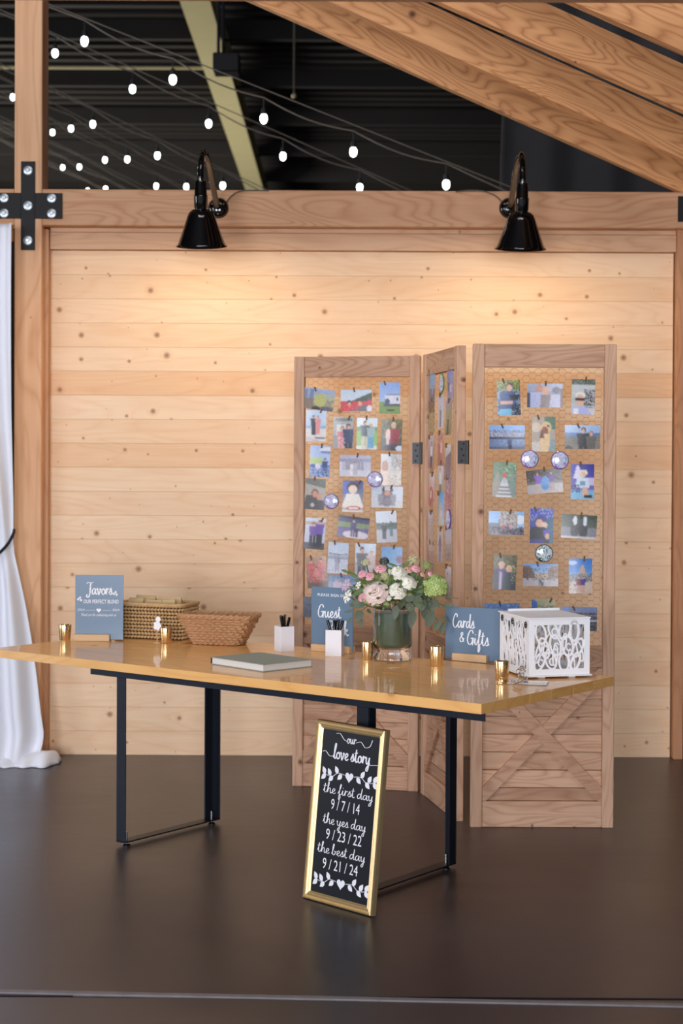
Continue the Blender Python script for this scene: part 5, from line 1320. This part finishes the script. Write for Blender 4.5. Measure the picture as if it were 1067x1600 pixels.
for yy, zz in ((BY - .035, BZ - .032), (BY * .52, BZ - .034), (.022, BZ - .036)):
    pts = [(-.005, yy + .0085 * math.cos(2 * math.pi * i / 14), zz + .011 * math.sin(2 * math.pi * i / 14)) for i in range(14)]
    MB().tube(pts, .0018, 6, closed=True).tube([(-.0055, yy - .004, zz + .004), (-.0055, yy + .003, zz - .003)], .0016, 6).build('ring_catch', M['black_plastic'], box, True)
# clear plate, ribbon and sparkling tassel in front of the box
p0 = on_table(774, 1068); p1 = on_table(854, 1071)
ay = math.atan2((p1 - p0).y, (p1 - p0).x)
tr = thing('acrylic_plate', 'clear acrylic plate lying in front of the white card box', 'plate', p0, ay)
MB().box(0, (p1 - p0).length, 0, .07, .0008, .0065, .001).build('plate', M['clear_acrylic'], tr)
rp = [on_table(u, v) + Vector((0, 0, z)) for u, v, z in ((812, 1063, .045), (806, 1064, .03), (818, 1067, .016), (812, 1071, .010), (801, 1074, .009), (806, 1078, .004), (815, 1081, .004))]
rib_ = MB()
P = smooth(rp, 6)
vs = []
for i, p in enumerate(P): vs += [p + Vector((0, 0, .003)), p + Vector((0, .003, -.001))]
rib_.add(vs, [(2 * i, 2 * i + 1, 2 * i + 3, 2 * i + 2) for i in range(len(P) - 1)])
ro = rib_.build('gold_ribbon', M['ribbon'], None, True); ro.modifiers.new('thick', 'SOLIDIFY').thickness = .0006
tag(ro, 'curled gold ribbon trailing over the clear plate', 'ribbon')
p = on_table(815, 1066)
cl = thing('crystal_cluster', 'cluster of small clear beads between the gold votive and the card box corner', 'beads', p + Vector((0, 0, .007)))
for k in range(11):
    rr = random.Random(k)
    z = .007 + (k // 3) * .013
    MB().ball((rr.uniform(-.02, .02) * (1 - z * 8), rr.uniform(-.008, .012), z), .0068, n=6, m=4).build('bead', M['clear_acrylic'], cl)

# ================================================================== VASE AND FLOWERS
VP = on_table(613, 1031)
vz = TZ
vr = .0775
vase = thing('glass_vase', 'clear glass cylinder vase with green-lined stems and flared foot', 'vase', VP)
MB().lathe([(.0001, .004), (vr * .90, .003), (vr * .99, .004), (vr * 1.0, .010), (vr * .93, .022), (vr * .82, .036), (vr * .84, .044), (vr * .97, .055), (vr, .066), (vr, .232), (vr - .0015, .2335), (vr - .003, .232), (vr - .003, .068), (vr * .93, .060), (vr * .80, .051), (.0001, .050)], 48).build('glass', M['glass'], vase, True)
MB().lathe([(.0001, .0515), (vr * .78, .0525), (vr * .9, .0615), (vr - .0045, .070), (vr - .0045, .19), (.0001, .19)], 40).build('leaf_lining', M['water_green'], vase, True)

BC = VP + Vector((0, 0, .235))            # mouth of the vase
def bloom_point(u, v, push):
    p = YP(u, v, VP.y); d = ray(u, v).normalized()
    return p - d * push
def petal(m, R, c, ang, wid, rad_in, rad_out, h, curl, n=4, k=4, mi=0):
    vs = []
    for j in range(k + 1):
        t_ = j / k
        for i in range(n + 1):
            s = 2 * i / n - 1
            ww = wid * (.35 + .65 * math.sin(math.pi * min(t_ * .62 + .12, 1)))
            a_ = ang + s * ww
            r_ = rad_in + (rad_out - rad_in) * t_ ** 1.3 + curl * t_ ** 4 * (.7 + .3 * s * s)
            z = h * math.sin(min(t_, 1) * math.pi / 2) * (1 - .13 * s * s * t_) - curl * .9 * t_ ** 5
            vs.append(c + R @ Vector((r_ * math.cos(a_), r_ * math.sin(a_), z)))
    w_ = n + 1
    m.add(vs, [(j * w_ + i, j * w_ + i + 1, (j + 1) * w_ + i + 1, (j + 1) * w_ + i) for j in range(k) for i in range(n)], mi)
def stem_to(c, parent, r=.0022):
    inside = Vector((VP.x + (c.x - VP.x) * .25, VP.y + (c.y - VP.y) * .25, vz + .20))
    a_ = c; b__ = inside
    mid_ = (a_ + b__) / 2; mid_ += Vector(((a_.x - VP.x) * .2, (a_.y - VP.y) * .2, .0))
    P_ = [a_ * (1 - s) ** 2 + mid_ * 2 * s * (1 - s) + b__ * s * s for s in [i / 6 for i in range(7)]]
    o = parent.location
    MB().tube([p - o for p in P_], r, 6).build('stem', M['stem'], parent, True)
def face_dir(c, up=.55):
    d = (c - (BC + Vector((0, 0, -.03))))
    d = d.normalized() * .8 + Vector((0, -.75, up * .5))
    return d.normalized()
def rose(u, v, px, push, mat, label, layers=5, name='rose', group='roses in the bouquet'):
    c = bloom_point(u, v, push)
    Rr = px / 2 * VP.y / F_PX
    d = face_dir(c)
    Rm = Vector((0, 0, 1)).rotation_difference(d).to_matrix()
    t = thing(name, label, 'flower', c - d * Rr * .6, group=group)
    m = MB()
    for L in range(layers):
        q = L / (layers - 1)
        n_ = 3 + L
        for k in range(n_):
            ang = 2 * math.pi * (k + .5 * (L % 2)) / n_ + L * .7
            jr = random.Random(int(u * 31 + L * 17 + k * 5))
            petal(m, Rm, Vector((0, 0, 0)), ang + jr.uniform(-.2, .2), (1.2 - .5 * q), Rr * (.05 + .1 * q), Rr * (.14 + .78 * q) * jr.uniform(.92, 1.06), Rr * (1.05 - .55 * q) * jr.uniform(.88, 1.1), Rr * (.04 + .2 * q))
    o = m.build('bloom', mat, t, True); o.modifiers.new('thick', 'SOLIDIFY').thickness = .0006
    m = MB()
    for k in range(5): petal(m, Rm, Vector((0, 0, 0)) - Rm @ Vector((0, 0, Rr * .15)), 2 * math.pi * k / 5, .35, Rr * .1, Rr * .8, Rr * .15, 0)
    m.build('sepals', M['leaf'], t, True)
    stem_to(c - d * Rr * .7, t)
    return t
rose(585.5, 923, 37, .085, M['rose_blush'], 'large blush pink rose at the front left of the bouquet', 7)
rose(622, 891, 29, .04, M['rose_white'], 'ivory rose at the top of the bouquet', 6)
rose(639, 908, 24, .08, M['rose_white'], 'ivory rose at the right of the bouquet centre', 6)
rose(622.5, 922, 26, .09, M['rose_white'], 'ivory rose low in the bouquet centre', 6)
for u, v, px, push, mt, lab in ((594, 887, 17, .05, 'rose_pink', 'largest pink spray rose, upper left of the bouquet top'), (565, 895.6, 13, .05, 'rose_pink', 'pink spray rose at the far upper left of the bouquet'), (577, 899, 14, .065, 'rose_pink', 'pink spray rose just above the blush rose'),
                               (650.5, 887, 14, .04, 'rose_pink', 'pink spray rose at the upper right of the bouquet'), (673, 896.5, 8, .05, 'rose_pink', 'tiny pink bud above the green hydrangea'), (639, 888, 15, .02, 'rose_peach', 'peach spray rose beside the upper right pink rose'),
                               (565, 933, 13, .07, 'rose_pink', 'small pink rose low at the left of the bouquet'), (661, 897, 8, .05, 'rose_peach', 'tiny peach bud right of the ivory roses'), (607, 933, 10, .09, 'rose_white', 'small white filler bloom under the blush rose')):
    rose(u, v, px, push, M[mt], lab, 4, 'spray_rose', 'spray roses in the bouquet')
# hydrangea head
def floret_head(u, v, px, push, mat, label, n, name, cat, fs=.0075, squash=1.0, petals=4, core=.78):
    c = bloom_point(u, v, push); Rr = px / 2 * VP.y / F_PX
    t = thing(name, label, cat, c)
    m = MB(); rng = random.Random(n + int(u))
    for k in range(n):
        z = 1 - 1.55 * (k + .5) / n; a_ = k * 2.39996
        s = math.sqrt(max(0, 1 - z * z)); d = Vector((s * math.cos(a_), s * math.sin(a_), z * squash)).normalized()
        d = (d + Vector((0, -.25, 0))).normalized()
        q = d * Rr * rng.uniform(core + .04, 1.0 if core > .7 else 1.15)
        Rm = Vector((0, 0, 1)).rotation_difference((d + Vector((rng.uniform(-.3, .3), rng.uniform(-.3, .3), rng.uniform(-.3, .3)))).normalized()).to_matrix()
        for i in range(petals):
            petal(m, Rm, q, 2 * math.pi * i / petals + k, .62, .0005, fs, fs * .25, fs * .1, 4, 3)
    m.build('florets', mat, t, True)
    MB().ball((0, 0, 0), Rr * core, n=12, m=8).build('core', M['leaf_pale'], t, True)
    stem_to(c, t, .003)
floret_head(680, 918, 41, .05, M['hydrangea'], 'lime green hydrangea head at the right of the bouquet', 110, 'hydrangea', 'flower', .0095)
floret_head(601.5, 901, 17, .06, M['lace'], 'cream filler bloom between the pink and ivory roses', 40, 'filler_flower', 'flower', .004)
floret_head(646, 876, 21, .0, M['lace'], 'beige lace flower at the very top of the bouquet', 110, 'lace_flower', 'flower', .0036, .6, 4, .35)
floret_head(667, 885, 19, .02, M['leaf_pale'], 'green lace flower above the hydrangea', 100, 'lace_flower', 'flower', .004, .7, 4, .35)
floret_head(572, 880, 16, .01, M['lace'], 'cream lace flower at the upper left of the bouquet', 90, 'lace_flower', 'flower', .0036, .7, 4, .35)
floret_head(604, 945, 12, .085, M['leaf_pale'], 'pale green filler bloom hanging at the vase lip', 30, 'filler_flower', 'flower', .004)
floret_head(600.5, 878, 15, .02, M['thistle'], 'dark blue thistle at the top of the bouquet', 60, 'thistle', 'flower', .006, .8, 2)
def lily(u, v, px, push, mat, label, seed):
    c = bloom_point(u, v, push); Rr = px / 2 * VP.y / F_PX
    d = (face_dir(c) + Vector((-.8, 0, .1))).normalized()
    Rm = Vector((0, 0, 1)).rotation_difference(d).to_matrix()
    t = thing('alstroemeria', label, 'flower', c - d * Rr * .5, group='alstroemeria in the bouquet')
    for k in range(6):
        m = MB(); petal(m, Rm, Vector((0, 0, 0)), 2 * math.pi * k / 6 + seed, .38, Rr * .05, Rr * .8, Rr * .9, Rr * .3, 4, 6)
        o = m.build('petal', mat, t, True); o.modifiers.new('thick', 'SOLIDIFY').thickness = .0005
    stem_to(c - d * Rr * .5, t)
lily(541, 914, 22, .03, M['lilac'], 'lilac alstroemeria bloom at the far left of the bouquet', 0)
lily(543.5, 932, 22, .04, M['rose_white'], 'white alstroemeria bloom hanging below the lilac one', .4)
lily(560, 915, 14, .05, M['rose_white'], 'small white alstroemeria left of the blush rose', .2)

# eucalyptus sprays: each spray a thing, each leaf a part
LEAFM = {}
def leaf_mesh(key, mat, round_=1.0):
    if key in LEAFM: return LEAFM[key]
    m = MB()
    def f(s, q):
        L = q; w_ = .5 * math.sin(math.pi * min(max(q, .001), .999) ** (.75 if round_ > .8 else .9)) ** (.7 if round_ > .8 else 1.0) * round_ * .82
        x = (s - .5) * 2 * w_
        return (x, .12 * math.sin(q * 2.2) - .25 * x * x, L)
    m.grid(f, 4, 8)
    LEAFM[key] = m.mesh('leaf', mat, True); return LEAFM[key]
def spray(label, stem_uv, leaves, mat_key, push, name='eucalyptus_spray', cat='foliage', round_=.9, group='foliage sprays in the bouquet'):
    P_ = [bloom_point(u, v, push * (1 - .15 * i)) for i, (u, v) in enumerate(stem_uv)]
    P_ = [Vector((VP.x + (P_[0].x - VP.x) * .3, VP.y + (P_[0].y - VP.y) * .3, vz + .2))] + P_
    t = thing(name, label, cat, P_[0], group=group)
    MB().tube([p - P_[0] for p in smooth(P_, 5)], .0014, 5).build('stem', M['stem'], t, True)
    me = leaf_mesh((mat_key, round_), M[mat_key], round_)
    for k, (u, v, Lpx, ang, sp) in enumerate(leaves):
        c = bloom_point(u, v, push + .012 * math.sin(k * 2.1))
        L = Lpx * VP.y / F_PX
        o = link('leaf', me, t)
        rng = random.Random(int(u * 7 + v))
        R = Matrix.Rotation(rad(90 - ang), 4, 'Y') @ Matrix.Rotation(rng.uniform(-.5, .5), 4, 'Z')
        R = Matrix.Rotation(rng.uniform(-.25, .25), 4, 'Z') @ R
        tip = R.to_3x3() @ Vector((0, 0, 1))
        o.matrix_local = Matrix.Translation(c - tip * L * .5 - P_[0]) @ R @ Matrix.Diagonal((L * sp, L, L, 1))
E = 'eucalyptus'
spray('eucalyptus spray hanging over the left of the vase', [(585, 945), (570, 950), (562, 962), (566, 978)], [(559, 943, 27, 185, .75), (561, 962, 19, 250, 1.0), (563, 973, 14, 280, .9), (577, 955, 10, 320, .8), (545, 955, 18, 190, .3), (545, 970, 16, 230, .3)], E, .06)
spray('eucalyptus spray of big leaves over the vase front', [(625, 935), (632, 945), (640, 960)], [(637, 934, 22, 195, 1.0), (617.5, 957, 24, 260, .62), (644, 968, 30, 262, .62), (628, 945, 18, 240, .9), (653, 941, 22, 285, .9), (641, 950, 20, 300, .9)], E, .085)
spray('eucalyptus spray trailing down to the Cards and Gifts sign', [(655, 935), (668, 950), (680, 965), (690, 978)], [(672, 968, 27, 255, .85), (683, 978, 22, 240, .62), (691, 983, 20, 265, .62), (664, 957, 22, 270, .8), (660, 946, 20, 250, .8), (695, 969, 16, 300, .55)], E, .05)
spray('eucalyptus spray tip pointing right under the hydrangea', [(670, 940), (690, 945), (700, 947)], [(700, 946, 19, 10, .6), (681, 943, 18, 300, .85), (670, 944, 20, 280, .6), (676, 950, 18, 250, .6)], E, .05)
spray('eucalyptus leaves filling the bouquet right of the ivory roses', [(640, 930), (655, 915), (662, 905)], [(655, 912, 22, 60, .7), (650, 925, 22, 340, .8), (658, 933, 22, 310, .8), (647, 900, 18, 80, .6), (662, 922, 18, 20, .6)], E, .04)
G_ = 'leaf'
spray('narrow green leaf sprig at the far left of the bouquet', [(580, 915), (560, 905), (545, 896), (537, 892)], [(538, 892, 11, 160, .6), (551, 898, 18, 150, .45), (563, 908, 20, 170, .45), (559, 925, 22, 215, .5), (552, 918, 16, 175, .25), (570, 940, 16, 220, .5)], G_, .05, 'leaf_sprig')
spray('green leaf sprig across the middle of the bouquet', [(600, 930), (590, 908), (580, 905)], [(583, 908, 22, 170, .5), (606, 908, 20, 60, .6), (614, 902, 20, 100, .5), (612, 912, 18, 270, .6), (609, 925, 18, 280, .6), (590, 943, 18, 250, .5), (600, 938, 18, 200, .5), (628, 936, 18, 300, .5)], G_, .06, 'leaf_sprig')
spray('green leaf sprig at the top of the bouquet', [(615, 915), (620, 890), (630, 880)], [(606, 890, 20, 110, .5), (614, 884, 22, 160, .3), (636, 880, 20, 40, .35), (630, 896, 18, 60, .5), (648, 896, 18, 30, .5), (634, 893, 18, 120, .5)], G_, .03, 'leaf_sprig')
spray('dark twig pointing right beyond the hydrangea', [(690, 930), (700, 932), (716, 935)], [(694, 931, 12, 15, .2), (704, 933, 12, 350, .2)], G_, .03, 'leaf_sprig')
# soft filler greenery packed between the blooms
m = MB(); rng = random.Random(5)
for k in range(420):
    a_, e_ = rng.uniform(0, 2 * math.pi), rng.uniform(-.1, 1.35)
    r_ = rng.uniform(.04, .14)
    d = Vector((math.cos(e_) * math.cos(a_) * 1.25, math.cos(e_) * math.sin(a_) * .9, math.sin(e_) * .9))
    c = BC + Vector((.01, 0, -.01)) + d * r_
    L = rng.uniform(.022, .04)
    R = (Vector((0, 0, 1)).rotation_difference((d + Vector((rng.uniform(-.6, .6), rng.uniform(-.6, .6), rng.uniform(-.3, .6)))).normalized())).to_matrix()
    w_ = L * .28
    pts = [(0, 0, 0), (w_ * .8, .002, L * .35), (w_ * .7, .002, L * .7), (0, 0, L), (-w_ * .7, .002, L * .7), (-w_ * .8, .002, L * .35), (0, .004, L * .5)]
    m.add([c + R @ Vector(p) for p in pts], [(0, 1, 6), (1, 2, 6), (2, 3, 6), (3, 4, 6), (4, 5, 6), (5, 0, 6)], k % 3 == 0)
fo = m.build('filler_greenery', [M['leaf'], M['leaf_pale']]); tag(fo, 'dense small green filler leaves packed between the bouquet blooms', 'foliage', kind='stuff')
